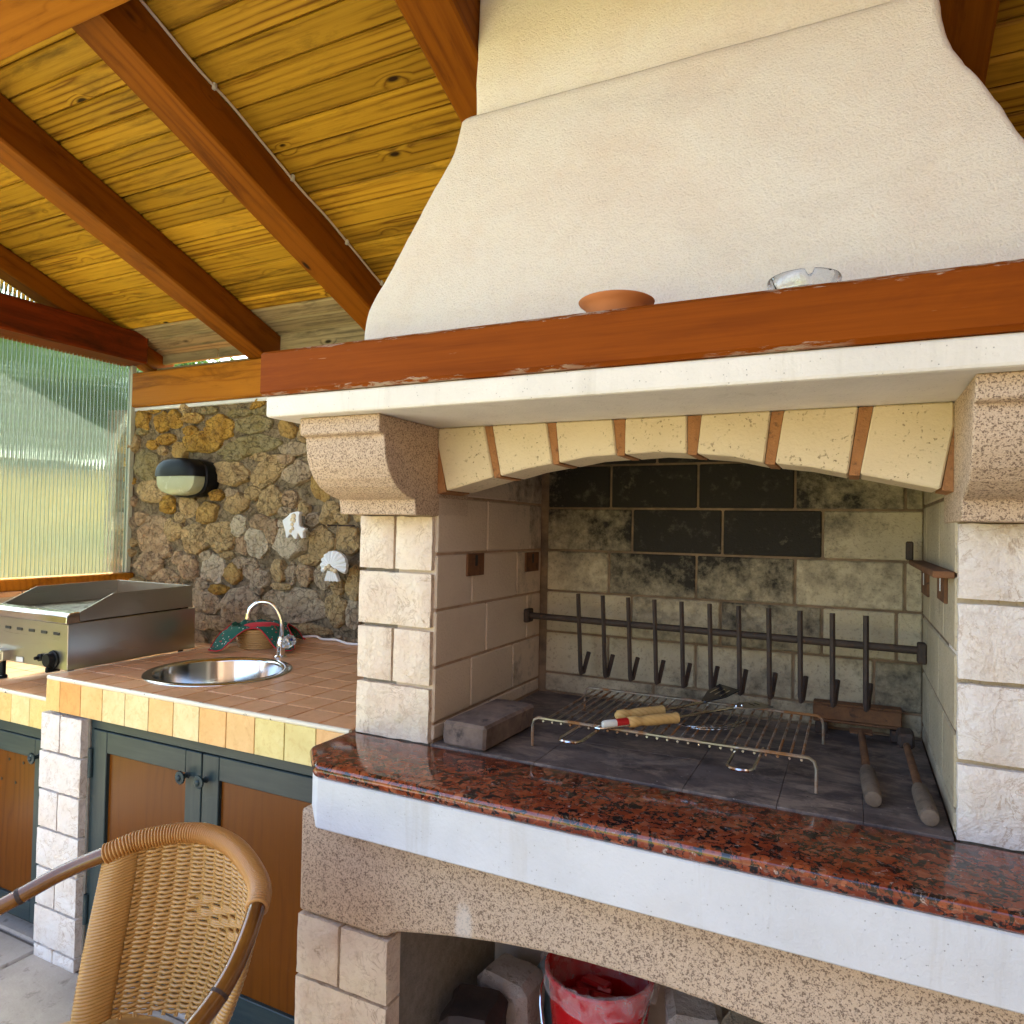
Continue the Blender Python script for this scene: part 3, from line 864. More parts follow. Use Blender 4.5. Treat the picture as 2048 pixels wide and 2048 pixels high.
# ================================================================== LEFT SIDE: LOW WALL AND RIBBED PANEL
XL = -3.43
lw = empty('low_side_wall', (XL, 1.7, 0), 'low rendered side wall with pale ledge tiles behind the steel griddle', 'wall')
box('wall_body', XL - .16, XL, .95, 2.455, 0, 1.055, 'cavity_plaster', lw, .004)
for i in range(8):
    box('ledge_tile', XL - .17, XL + .045, .97 + i * .186, .97 + i * .186 + .182, 1.056, 1.078, 'tile_top', lw, .003)
pan = empty('ribbed_panel', (XL, 1.7, 1.1), 'translucent ribbed plastic sheet in a wooden frame on the left', 'panel')
def ribbed(name, y0, y1, zb, zt, parent, x_in=XL - .012):
    pitch = .0185
    n = int((y1 - y0) / pitch * 10)
    V, F = [], []
    for i in range(n + 1):
        y = y0 + (y1 - y0) * i / n
        ph = (y / pitch) % 1.0
        xi = x_in + .0032 * abs(math.sin(ph * math.pi)) ** .8
        b, t_ = zb(y), zt(y)
        V += [(xi, y, b), (xi, y, t_), (x_in - .010, y, t_), (x_in - .010, y, b)]
    for i in range(n):
        a, c = i * 4, i * 4 + 4
        F += [(a, a + 1, c + 1, c), (a + 1, a + 2, c + 2, c + 1), (a + 2, a + 3, c + 3, c + 2), (a + 3, a, c, c + 3)]
    F += [(0, 3, 2, 1), (n * 4, n * 4 + 1, n * 4 + 2, n * 4 + 3)]
    me = mesh(name, V, F, 'polycarbonate', True); fixn(me)
    me.set_sharp_from_angle(angle=math.radians(60))
    return link(name, me, parent)
ROOF = lambda y: 2.185 + .38 * (2.46 - y)       # plane of the rafter undersides
ribbed('sheet', .98, 2.452, lambda y: 1.135, lambda y: 2.235, pan)
web = MB()
for i in range(int((2.452 - .98) / .0185)):
    yv = math.ceil(.98 / .0185) * .0185 + i * .0185
    V_, F_ = cbox(.0085, .0016, 1.098, .0003)
    web.add([(p[0] + XL - .0165, p[1] + yv, p[2] + 1.685) for p in V_], F_)
web.build('ribs', 'rib_plastic', pan)['kind'] = 'stuff'
box('sill', XL - .06, XL + .03, .95, 2.456, 1.079, 1.134, 'beam_light', pan, .004)
box('edge_strip', XL - .034, XL + .004, 2.428, 2.4535, 1.135, 2.225, 'rib_pale', pan, .002)
box('post', XL - .06, XL + .03, .90, .975, 1.135, 2.226, 'beam_stained', pan, .005)
ribbed('upper_sheet', .98, 1.98, lambda y: 2.385, lambda y: ROOF(y) + .05, pan, XL - .022)

# ================================================================== ROOF
roof = empty('timber_roof', (-1.5, 1.0, 2.2), 'sloping pine plank roof on red-brown rafters', 'roof')
SL_A = math.atan(.38)
dslope = Vector((0, math.cos(SL_A), -math.sin(SL_A)))
rotp = Matrix.Rotation(-SL_A, 3, 'X')
PW = .0855
for i in range(38):
    s0 = i * PW
    base = Vector((-1.15, 2.59, 0)); base.z = ROOF(2.59) + .152
    c = base - dslope * (s0 + PW / 2) + Vector((0, 0, .012))
    mt = 'plank_grey' if i < 3 else 'plank_pine'
    link('plank', box_mesh(5.1, PW - .003, .022, .0075, mt), roof, c, rotp)
# covering above the planks keeps daylight out of the joints
c0 = Vector((-1.15, 2.59, ROOF(2.59) + .152)) - dslope * (38 * PW / 2 + .03) + Vector((0, 0, .042))
link('roof_covering', box_mesh(5.3, 38 * PW, .03, .004, 'tarred_seal'), roof, c0, rotp)
def rafter(x0, x1, mat='beam_stained', h=.142, dz=0.0):
    p0 = Vector(((x0 + x1) / 2, 2.60, ROOF(2.60) + dz)); p1 = Vector(((x0 + x1) / 2, -.42, ROOF(-.42) + dz))
    nrm = Vector((0, math.sin(SL_A), math.cos(SL_A)))
    off = nrm * (h / 2)
    bar('rafter', p0 + off, p1 + off, x1 - x0, h, mat, roof, .006, nrm)
rafter(-3.46, -3.36, dz=.045, h=.10)
rafter(-2.61, -2.49)
rafter(-1.86, -1.735)
rafter(-.968, -.835)
rafter(.125, .257, 'beam_stained')
rafter(1.0, 1.13)
box('wall_plate', -3.424, 1.69, YB - .035, YB + .14, 2.004, 2.184, 'beam_light', roof, .006)
box('tie_beam', XL - .07, -3.305, .9, 2.60, 2.226, 2.382, 'beam_red', roof, .008)
# rotate the grain of the tie beam along Y: built as a bar instead
for o in list(roof.children):
    if o.name.startswith('tie_beam'): bpy.data.objects.remove(o)
bar('tie_beam', (-3.40, .9, 2.305), (-3.40, 2.43, 2.300), .19, .155, 'beam_red', roof, .008)
bar('purlin', (-3.6, .965, 2.70), (1.9, .985, 2.70), .20, .11, 'beam_light', roof, .006)
box('purlin', -3.6, 1.9, -.40, -.28, 3.08, 3.24, 'beam_light', roof, .006)
# closing boards over the wall plate, with a thin gap of daylight near the corner
box('closing_board', -3.36, -2.615, 2.52, 2.54, 2.186, 2.222, 'plank_grey', roof, .002)
box('closing_board', -3.36, -2.95, 2.555, 2.575, 2.252, 2.31, 'plank_grey', roof, .002)
box('closing_board', -2.94, -2.615, 2.555, 2.575, 2.252, 2.31, 'plank_grey', roof, .002)
box('closing_board', -2.485, -1.865, 2.52, 2.54, 2.186, 2.32, 'plank_grey', roof, .002)
box('closing_board', -1.73, 1.69, 2.52, 2.54, 2.186, 2.32, 'plank_grey', roof, .002)
box('lime_strip', -3.42, -1.2, YB - .018, YB + .02, 1.985, 2.003, 'ledge_plaster', roof, .003)
# posts that carry the front of the roof, out of view
for x in (-3.42, 1.05):
    box('roof_post', x - .07, x + .07, -.41, -.27, -.005, 3.079, 'beam_stained', roof, .006)

cab = empty('roof_cable', (-1.72, 1.5, 2.7), 'thin white cable clipped along a rafter under the plank roof', 'cable')
P = []
for i in range(40):
    y = 1.02 + i / 39 * 1.5
    P.append((-1.729 + .0012 * math.sin(i * 1.1), y, ROOF(y) + .146 + .004 * math.sin(i * .55)))
tube_obj('wire', P, .0042, 'cable_white', cab, 6)
for y in (1.20, 1.46, 1.79, 2.08, 2.30):
    box('clip', -1.735, -1.722, y - .006, y + .006, ROOF(y) + .136, ROOF(y) + .158, 'white_paint', cab, .002)

# ================================================================== FIREPLACE
fp = empty('barbecue_fireplace', (-.365, 1.4, 0), 'large masonry barbecue fireplace with flared stucco hood and red granite ledge', 'fireplace')
XC = -.365
def mir(x): return 2 * XC - x
# --- lower part
ARCH = [(-.887, .532), (-.872, .546), (-.85, .552), (-.80, .562), (-.72, .577), (-.62, .592), (-.52, .602), (-.44, .606), (-.365, .607)]
poly = [(-1.13, .53), (-.905, .53)] + ARCH + [(mir(x), z) for x, z in ARCH[-2::-1]] + [(mir(-.905), .53), (mir(-1.13), .53), (mir(-1.13), .7605), (-1.13, .7605)]
prism_obj('stone_lintel', poly, 1.25, 1.42, 'y', 'speckled_stone', fp, .008, 2)
outl = [(-1.121, 1.46), (-1.121, 1.262), (-1.03, 1.172), (mir(-1.03), 1.172), (mir(-1.121), 1.262), (mir(-1.121), 1.46)]
def inset(o, d): return [(x + (d if x < XC else -d), y + (d if y < 1.4 else 0)) for x, y in o]
prism_obj('white_ledge', inset(outl, .006), .762, .868, 'z', 'ledge_plaster', fp, .003, 1)
g = [(-1.121, 1.404), (-1.121, 1.262), (-1.03, 1.172), (mir(-1.03), 1.172), (mir(-1.121), 1.262), (mir(-1.121), 1.404)]
prism_obj('granite_slab', g, .8685, .8995, 'z', 'granite', fp, .013, 5, True)
box('hearth_bed', -1.12, mir(-1.12), 1.42, 2.4, .62, .8685, 'concrete', fp, .004)
for sgn in (0, 1):
    fx = (lambda x: x) if sgn == 0 else mir
    def rs(x0, x1, z0, z1, yf=1.25, mat='limestone'):
        a, b = sorted((fx(x0), fx(x1)))
        rock_stone('pillar_stone', a, b, z0, z1, yf, .05, mat, fp, .009)
    zt = .522
    for r in range(4):
        if r % 2 == 0:
            rs(-1.132, -1.016, zt - .132, zt); rs(-1.008, -.884, zt - .132, zt)
        else:
            rs(-1.134, -.884, zt - .132, zt)
        zt -= .140
    a, b = sorted((fx(-1.122), fx(-.894)))
    box('pillar_core', a, b, 1.272, 1.9, -.02, .5295, 'mortar_grey', fp, .002)
    # splayed rendered cheek of the recess
    q = [(fx(-.888), 1.285), (fx(-.99), 1.78), (fx(-1.06), 1.78), (fx(-1.06), 1.285)]
    prism_obj('recess_cheek', q if sgn == 0 else q[::-1], .0, .62, 'z', 'cavity_plaster', fp, .004, 1)
box('recess_back', -1.06, mir(-1.06), 1.78, 1.86, -.02, .615, 'cavity_plaster', fp, .002)
box('recess_floor', -.99, mir(-.99), 1.26, 1.79, -.04, .10, 'concrete', fp, .004)

# --- upper pillars
rows = [(1.305, 1.4315), (1.1705, 1.2955), (1.0355, 1.161), (.9005, 1.026)]
for sgn in (0, 1):
    fx = (lambda x: x) if sgn == 0 else mir
    for k, (z0, z1) in enumerate(rows):
        mt = 'limestone' if sgn == 0 else 'limestone_white'
        split = (k % 2 == 0) if sgn == 0 else False
        ed = [(-1.100, -1.000), (-.993, -.8905)] if split else [(-1.100, -.8905)]
        for x0, x1 in ed:
            a, b = sorted((fx(x0), fx(x1)))
            rock_stone('pillar_stone', a, b, z0, z1, 1.402, .12, mt, fp, .009)
    a, b = sorted((fx(-1.092), fx(-.8965)))
    box('pillar_core', a, b, 1.416, 2.1, .869, 1.645, 'mortar_grey', fp, .002)
    # corbel
    prof = [(1.178, 1.6415), (1.179, 1.606), (1.184, 1.602), (1.197, 1.601), (1.200, 1.575), (1.204, 1.552), (1.212, 1.532), (1.226, 1.511), (1.246, 1.493), (1.268, 1.481), (1.290, 1.4735), (1.316, 1.468), (1.321, 1.434), (1.56, 1.434), (1.56, 1.6415)]
    a, b = sorted((fx(-1.098), fx(-.884)))
    prism_obj('corbel', prof, a, b, 'x', 'speckled_stone', fp, .004, 2)
# --- arch
J = [((-.884, 1.600), (-.857, 1.493)), ((-.761, 1.641), (-.734, 1.524), (-.740, 1.641), (-.716, 1.5255)), ((-.606, 1.641), (-.590, 1.551), (-.584, 1.641), (-.574, 1.5525)),
     ((-.455, 1.641), (-.446, 1.5665), (-.428, 1.641), (-.428, 1.5665)), ((-.301, 1.641), (-.300, 1.565), (-.272, 1.641), (-.280, 1.5635)),
     ((-.143, 1.641), (-.154, 1.5425), (-.119, 1.641), (-.134, 1.541)), ((.006, 1.641), (-.010, 1.519), (.031, 1.641), (.010, 1.518))]
def arch_stone(p):
    prism_obj('arch_stone', p, 1.406, 1.53, 'y', 'arch_stone', fp, .003, 1)
arch_stone([(-.8835, 1.6405), (-.8835, 1.60), (-.857, 1.493), J[1][1], J[1][0]])
for k in range(1, 6):
    a, b = J[k], J[k + 1]
    mid = ((a[3][0] + b[1][0]) / 2, (a[3][1] + b[1][1]) / 2 + (.004 if k in (2, 3, 4) else .003))
    arch_stone([a[2], a[3], mid, b[1], b[0]])
arch_stone([J[6][2], J[6][3], (.134, 1.49), (.1535, 1.60), (.1535, 1.6405)])
def joint(p):
    V_, F_ = prism(p, 1.4095, 1.52, 'y')
    link('mortar_joint', fixn(mesh('mortar_joint', V_, F_, 'mortar_orange')), fp)
for k in range(1, 7):
    a = J[k]
    e = .0012
    joint([(a[0][0] + e, 1.640), (a[1][0] + e, a[1][1] - .002), (a[3][0] - e, a[3][1] - .002), (a[2][0] - e, 1.640)])
joint([(-.8835, 1.598), (-.8835, 1.486), (-.859, 1.491)])
joint([(.1535, 1.598), (.136, 1.489), (.1535, 1.486)])
# --- firebox blocks
CB = [.903, .962, 1.089, 1.216, 1.343, 1.473, 1.604, 1.735]
G = .0032
def fire_block(x0, x1, y0, y1, z0, z1, soot, warm=0.0):
    o = link('fire_block', box_mesh(x1 - x0, y1 - y0, z1 - z0, .003, 'fire_block'), fp, ((x0 + x1) / 2, (y0 + y1) / 2, (z0 + z1) / 2))
    o.color = (soot, warm, 0, 1)
back = {0: [-.865, -.52, -.2, .16], 1: [-.865, -.66, -.40, -.142, .05, .16], 2: [-.865, -.59, -.333, -.073, .10, .16], 3: [-.865, -.661, -.402, -.14, .118, .16],
        4: [-.865, -.591, -.331, -.073, .16], 5: [-.865, -.659, -.40, -.142, .118, .16], 6: [-.865, -.52, -.26, .0, .16]}
SOOT = {0: [.45, .62, .5], 1: [.22, .42, .40, .38, .6], 2: [.20, .56, .58, .18, .32], 3: [.40, .60, .62, .46, .42], 4: [.46, .76, .76, .28], 5: [.74, .66, .72, .46, .38], 6: [.95, .95, .95, .9]}
for k, xsb in back.items():
    for i, (a, b) in enumerate(zip(xsb[:-1], xsb[1:])):
        fire_block(a + G, b - G, 2.03, 2.14, CB[k] + G, CB[k + 1] - G, SOOT[k][i])
box('fire_mortar', -.90, .20, 2.0345, 2.16, .88, 1.74, 'mortar_fire', fp, .001)
left = {0: [1.414, 1.70, 2.03], 1: [1.414, 1.592, 1.838, 2.03], 2: [1.414, 1.67, 1.929, 2.03], 3: [1.414, 1.586, 1.856, 2.03], 4: [1.414, 1.667, 1.943, 2.03], 5: [1.534, 1.84, 2.03], 6: [1.534, 1.8, 2.03]}
LS = {0: [.12, .40], 1: [.06, .16, .34], 2: [.05, .10, .32], 3: [.08, .14, .40], 4: [.10, .14, .46], 5: [.28, .5], 6: [.6, .8]}
CBL = [.903, .943, 1.075, 1.210, 1.343, 1.483, 1.604, 1.735]
for k, ysb in left.items():
    for i, (a, b) in enumerate(zip(ysb[:-1], ysb[1:])):
        fire_block(-.995, -.884, a + G * .6, b - G * .6, CBL[k] + G, CBL[k + 1] - G, LS[k][i], .75)
        fire_block(.157, .268, a + G * .6, b - G * .6, CBL[k] + G, CBL[k + 1] - G, min(.3, LS[k][i]), .0)
box('fire_mortar', -1.0, -.8875, 1.42, 2.05, .88, 1.74, 'mortar_cheek', fp, .001)
box('fire_mortar', .1605, .27, 1.42, 2.05, .88, 1.74, 'mortar_fire', fp, .001)
box('light_leak_cover', -.99, .26, 1.53, 2.1, 1.735, 1.78, 'old_wood_block', fp, .002)  # unseen dark plate, added to stop light leaking in above the firebox
# hearth tiles
hx = [-.884, -.62, -.30, -.125, .02, .157]
for i in range(5):
    ys = [1.4055, 1.72, 2.03] if i % 2 == 0 else [1.4055, 1.60, 2.03]
    for a, b in zip(ys[:-1], ys[1:]):
        box('hearth_tile', hx[i] + .0004, hx[i + 1] - .0004, a + .0004, b - .0004, .88, .9005, 'hearth_tile', fp, .0008)
# --- mantel
prism_obj('mantel_slab', [(-1.168, 1.146), (mir(-1.168), 1.146), (mir(-1.168), 1.62), (-1.168, 1.62)], 1.642, 1.689, 'z', 'mantel_plaster', fp, .006, 2)
mb_ = bar('mantel_board', (-1.180, 1.262, 1.7375), (mir(-1.180), 1.262, 1.7375), .256, .096, 'mantel_wood', fp, .007)
# --- hood
lev = [(1.780, .655), (1.80, .660), (1.84, .668), (1.88, .674), (1.91, .672), (1.94, .662), (1.969, .649), (2.02, .625), (2.07, .602), (2.13, .577), (2.186, .553), (2.225, .533), (2.261, .517), (2.295, .506), (2.331, .500), (2.36, .498), (2.384, .4965)]
def hood_mesh(levels, yfun, yb, rad, name):
    V, F = [], []
    NF = 46
    rows_ = []
    for z, hw in levels:
        yf = yfun(z)
        row = [(-hw, yb)]
        for i in range(8): row.append((-hw, yb + (yf + rad - yb) * (i + 1) / 8))
        for i in range(1, 5):
            a = math.pi / 2 * i / 5
            row.append((-hw + rad - rad * math.cos(a), yf + rad - rad * math.sin(a)))
        for i in range(NF + 1): row.append((-hw + rad + (2 * hw - 2 * rad) * i / NF, yf))
        for i in range(4, 0, -1):
            a = math.pi / 2 * i / 5
            row.append((hw - rad + rad * math.cos(a), yf + rad - rad * math.sin(a)))
        for i in range(8): row.append((hw, yf + rad + (yb - yf - rad) * (i + 1) / 8))
        rows_.append([(XC + x + .0022 * fbm(x * 9, z * 30, y * 9, 3), y + .004 * fbm(x * 5, z * 6, 3, 2), z + .0015 * N(x * 20, z * 20, 3)) for x, y in row])
    n = len(rows_[0])
    for r in rows_: V += r
    for j in range(len(rows_) - 1):
        for i in range(n - 1):
            F.append((j * n + i, j * n + i + 1, (j + 1) * n + i + 1, (j + 1) * n + i))
    F.append(tuple(range((len(rows_) - 1) * n, len(rows_) * n)))
    me = mesh(name, V, F, 'stucco', True); fixn(me)
    return me
lev2 = []
zz = [l[0] for l in lev]; ww = [l[1] for l in lev]
for z in np.linspace(1.78, 2.384, 46): lev2.append((float(z), float(np.interp(z, zz, ww))))
lev2 += [(2.392, .4935), (2.397, .486)]
link('hood', hood_mesh(lev2, lambda z: 1.29 + (z - 1.785) * .245 + max(0, z - 2.384) * .6, 2.40, .016, 'hood'), fp)
link('chimney', hood_mesh([(float(z), .4705 - (z - 2.39) * .004) for z in np.linspace(2.385, 3.35, 30)], lambda z: 1.463 + (z - 2.39) * .02, 2.38, .012, 'chimney'), fp)

# rusty support plates let into the cheeks of the firebox
def plate(y0, y1, z0, z1, side, shelf=None):
    x = -.884 if side < 0 else .157
    s = 1 if side < 0 else -1
    o = box('support_plate', min(x, x + s * .006), max(x, x + s * .006), y0, y1, z0, z1, 'iron_rust', fp, .001)
    ym = (y0 + y1) / 2
    box('slot', min(x + s * .0061, x + s * .0075), max(x + s * .0061, x + s * .0075), ym - .006, ym + .006, z1 - .032, z1 - .004, 'slot_dark' if side < 0 else 'ledge_plaster', o, .0005)
plate(1.553, 1.641, 1.284, 1.341, -1)
plate(1.907, 2.00, 1.278, 1.336, -1)
plate(1.515, 1.64, 1.285, 1.336, 1)
plate(1.86, 2.00, 1.270, 1.325, 1)
arm = box('support_arm', .124, .1575, 1.42, 2.00, 1.337, 1.349, 'iron_rust', fp, .002)
box('peg', .115, .131, 1.955, 1.972, 1.349, 1.395, 'iron_dark', arm, .003)

# ================================================================== THINGS IN THE FIREBOX
sk = empty('skewer_rack', (-.36, 1.92, .9), 'black iron rail with eleven upright skewer hooks at the back of the firebox', 'rack')
tube_obj('cross_rod', [(-.872, 1.925, 1.1475), (-.36, 1.925, 1.1425), (.150, 1.925, 1.1375)], .0095, 'iron_dark', sk, 8)
box('end_bracket', -.884, -.868, 1.905, 1.945, 1.128, 1.168, 'iron_dark', sk, .003)
box('end_bracket', .138, .1565, 1.905, 1.945, 1.108, 1.156, 'iron_dark', sk, .003)
for k in range(11):
    xt = -.718 + k * .0747; xb = -.700 + k * .0730
    zt, zb = 1.222 - k * .001, .994 - k * .0008
    P = [(xt, 1.923, zt), ((xt + xb) / 2, 1.915, 1.11), (xb, 1.905, zb + .012), (xb + .001, 1.909, zb + .002), (xb + .004, 1.918, zb + .004), (xb + .010, 1.945, zb + .058)]
    tube_obj('hook', P, .0068, 'iron_dark', sk, 6)

gg = empty('grill_grate', (-.36, 1.69, .9), 'low wire grill grate on four bent legs, rusty bars', 'grate')
gx0, gx1, gy0, gy1, gz = -.672, -.062, 1.512, 1.868, .968
def leg_end(x, s, y):
    return [(x, y, .9015), (x, y, gz - .02), (x + s * .004, y, gz - .006), (x + s * .014, y, gz)]
for y in (gy0, gy1):
    P = leg_end(gx0, 1, y) + [(gx0 + (gx1 - gx0) * i / 8, y, gz) for i in range(1, 8)] + leg_end(gx1, -1, y)[::-1]
    tube_obj('frame_rod', P, .0036, 'grate_wire', gg, 6)
for k in range(26):
    x = gx0 + .028 + k * .0222
    tube_obj('bar', [(x, gy0 - .003, gz - .006), (x, gy1 + .003, gz - .006)], .0028, 'grate_wire', gg, 6)
for hx_ in (-.534, -.190):
    tube_obj('handle', [(hx_ - .024, 1.56, gz - .009), (hx_ - .024, 1.40, gz - .004), (hx_ - .017, 1.383, gz - .003), (hx_, 1.378, gz - .003), (hx_ + .017, 1.383, gz - .003), (hx_ + .024, 1.40, gz - .004), (hx_ + .024, 1.56, gz - .009)], .0034, 'steel_bright', gg, 6)

cbk = mesh('block', *cbox(.115, .252, .057, .006))
bm = bmesh.new(); bm.from_mesh(cbk)
bmesh.ops.subdivide_edges(bm, edges=bm.edges[:], cuts=3, use_grid_fill=True)
for v_ in bm.verts:
    v_.co += Vector((N(v_.co.x * 30, v_.co.y * 30, v_.co.z * 30), N(v_.co.y * 30 + 5, v_.co.x * 30), N(v_.co.z * 40, v_.co.x * 30, 9))) * .0022
bm.to_mesh(cbk); bm.free(); cbk.materials.append(MAT['block_sooty'])
thing(link('concrete_block', cbk, None, (-.795, 1.535, .9305), Matrix.Rotation(math.radians(-2), 3, 'Z')), 'sooty concrete block lying beside the left cheek of the firebox', 'block')

# barbecue utensils: built along +X then turned
def utensil(name, p, ang, label, kind):
    r = empty(name, p, label, 'utensil', 'barbecue tools on the grate')
    M_ = Matrix.Rotation(ang, 3, 'Z')
    def L(nm, V, F, mat, par=r, sm=True):
        V = [Vector(p) + M_ @ Vector(q) for q in V]
        return link(nm, fixn(mesh(nm, V, F, mat, sm, 40)), par)
    def lx(prof, n=14):
        V, F = [], []
        for x, rr in prof:
            for j in range(n):
                a = 2 * math.pi * j / n
                V.append((x, rr * math.cos(a), rr * math.sin(a)))
        for i in range(len(prof) - 1):
            for j in range(n):
                F.append((i * n + j, i * n + (j + 1) % n, (i + 1) * n + (j + 1) % n, (i + 1) * n + j))
        F.append(tuple(range(n))[::-1]); F.append(tuple((len(prof) - 1) * n + j for j in range(n)))
        return V, F
    L('handle', *lx([(-.002, .007), (.003, .0115), (.018, .0128), (.028, .0108), (.036, .0098), (.045, .0115), (.075, .0125), (.105, .0118), (.118, .0115), (.124, .0128), (.128, .0125), (.130, .008)]), 'handle_beech')
    if kind == 0:
        L('ferrule', *lx([(-.030, .0095), (-.001, .010)]), 'red_paint')
        L('cap', *lx([(-.062, .006), (-.058, .0085), (-.030, .0092)]), 'white_paint')
        L('hanging_loop', *tube([(0, .009, -.004), (-.05, .0125, -.005), (-.074, .008, -.006), (-.079, 0, -.006), (-.074, -.009, -.006), (-.05, -.0125, -.005), (0, -.009, -.004)], .0022, 6), 'steel_bright')
        L('shaft', *tube([(.128, 0, 0), (.20, 0, .006), (.30, 0, .012)], .0035, 6), 'steel_bright')
        w = [(.285, -.006), (.285, .006), (.315, .026), (.375, .030), (.375, -.030), (.315, -.026)]
        V, F = prism(w, .012, .0145, 'z')
        bl = L('blade', V, F, 'stainless', sm=False)
        for k in (-1, 1):
            V, F = cbox(.004, .020, .0006, .0002)
            L('slot', [(q[0] + .345 + .008 * k, q[1] + .002, q[2] + .0151) for q in V], F, 'slot_dark', bl, False)
        for k in (0, 1):
            V, F = lathe([(.003, 0), (.002, .0025), (0, .003)], 8)
            L('rivet', [(q[0] + .292 + k * .016, q[1], q[2] + .0145) for q in V], F, 'chrome', bl)
    else:
        L('shaft', *tube([(.128, 0, 0), (.19, 0, .004), (.26, 0, .010)], .0033, 6), 'steel_bright')
        w = [(.250, -.008), (.250, .008), (.290, .034), (.330, .036), (.330, -.036), (.290, -.034)]
        V, F = prism(w, .010, .0125, 'z')
        V = [(q[0], q[1], q[2] + (q[0] - .25) * .35) for q in V]
        bl = L('blade', V, F, 'black_gloss', sm=False)
        for k in (-1, 0, 1):
            V, F = cbox(.030, .005, .0006, .0002)
            L('slot', [(q[0] + .300, q[1] + .018 * k, q[2] + .0131 + (q[0] + .05) * .35) for q in V], F, 'steel_bright', bl, False)
    return r
utensil('spatula', (-.446, 1.520, .9845), math.radians(46.5), 'steel spatula with a pale wooden handle and red collar lying on the grate', 0)
utensil('spatula', (-.485, 1.566, .9835), math.radians(50.5), 'black slotted turner with a pale wooden handle, behind the steel spatula', 1)
fk = empty('wire_fork', (-.30, 1.63, .974), 'bent bright wire prongs on the grate under the steel spatula', 'utensil', 'barbecue tools on the grate')
for k in range(3):
    tube_obj('prong', catmull([(-.355 + .008 * k, 1.60 - .002 * k, .9745), (-.30 + .006 * k, 1.585 + .016 * k, .9745), (-.245 + .002 * k, 1.612 + .022 * k, .976), (-.215 - .006 * k, 1.66 + .022 * k, .981)], 5), .0014, 'chrome', fk, 5)

def firetool(p0, p1, tip, label, kind):
    p0, p1, tip = Vector(p0), Vector(p1), Vector(tip)
    r = empty('fire_tool', p0, label, 'fire tool', 'old fire tools in the firebox')
    d = (p1 - p0)
    P = [p0 + d * k for k in (0, .015, .1, .5, .85, .97, 1)]
    V, F = tube(P, [.010, .0145, .0165, .0165, .0155, .013, .010], 12)
    link('handle', fixn(mesh('handle', V, F, 'weathered_wood', True, 40)), r)
    tube_obj('shaft', [p1 - d * .02, p1 + (tip - p1) * .5, tip], [.0085, .0080, .0075], 'iron_rust', r, 8)
    dd = (tip - p1).normalized()
    if kind == 0:
        bar('blade', tip - dd * .01, tip + dd * .03, .05, .004, 'iron_rust', r, .001)
    else:
        bar('head', tip - dd * .005 + Vector((0, 0, .008)), tip + dd * .05 + Vector((0, 0, .010)), .034, .034, 'iron_dark', r, .006)
    return r
firetool((.037, 1.480, .9175), (.029, 1.655, .920), (.020, 1.905, .932), 'old fire shovel with a grey wooden handle, left of the two in the firebox', 0)
firetool((.124, 1.432, .9175), (.118, 1.585, .920), (.112, 1.845, .932), 'old fire tool with a cracked wooden handle against the right cheek', 1)
ib = empty('iron_channel', (.02, 1.97, .9), 'rusty iron channel bar lying along the back of the firebox', 'iron bar')
bar('web', (-.09, 1.975, .955), (.11, 1.975, .957), .010, .036, 'iron_rust', ib, .003)
bar('flange', (-.09, 1.990, .9765), (.11, 1.990, .9785), .040, .006, 'iron_rust', ib, .002)
bar('flange', (-.09, 1.990, .9335), (.11, 1.990, .9355), .040, .006, 'iron_rust', ib, .002)
for x in (-.07, .10):
    box('foot', x - .015, x + .015, 1.968, 2.0, .9012, .929, 'iron_dark', ib, .003)

# ================================================================== ON THE MANTEL
lathe_ = [(0.0, .0), (.044, .0), (.047, .002), (.050, .016), (.054, .032), (.060, .044), (.0675, .052), (.0690, .056), (.0665, .0585), (.0625, .056), (.055, .045), (.049, .032), (.045, .014), (.0, .010)]
thing(lathe_obj('terracotta_bowl', [(r_q, z_q * .66) for r_q, z_q in lathe_], 'terracotta', (-.392, 1.222, 1.7862), n=40), 'small terracotta bowl on the wooden mantel', 'bowl')
V, F = [], []
n = 72
prof = [(.001, .0), (.050, .0), (.054, .006), (.0565, .031), (.0555, .035), (.0515, .035), (.049, .029), (.046, .012), (.001, .009)]
for r, z in prof:
    for j in range(n):
        a = 2 * math.pi * j / n
        dip = 0
        if z > .027:
            da = min(abs((a - c + math.pi) % (2 * math.pi) - math.pi) for c in (math.radians(-78), math.radians(42), math.radians(162)))
            dip = .011 * max(0, 1 - (da / .13) ** 2)
        V.append((r * math.cos(a), r * math.sin(a), z - dip))
for i in range(len(prof) - 1):
    for j in range(n):
        F.append((i * n + j, i * n + (j + 1) % n, (i + 1) * n + (j + 1) % n, (i + 1) * n + j))
F.append(tuple(range(n))[::-1]); F.append(tuple((len(prof) - 1) * n + j for j in range(n)))
thing(link('glass_ashtray', fixn(mesh('glass_ashtray', V, F, 'clear_glass', True, 45)), None, (-.076, 1.222, 1.7865)), 'clear glass ashtray with notched rim on the mantel', 'ashtray')

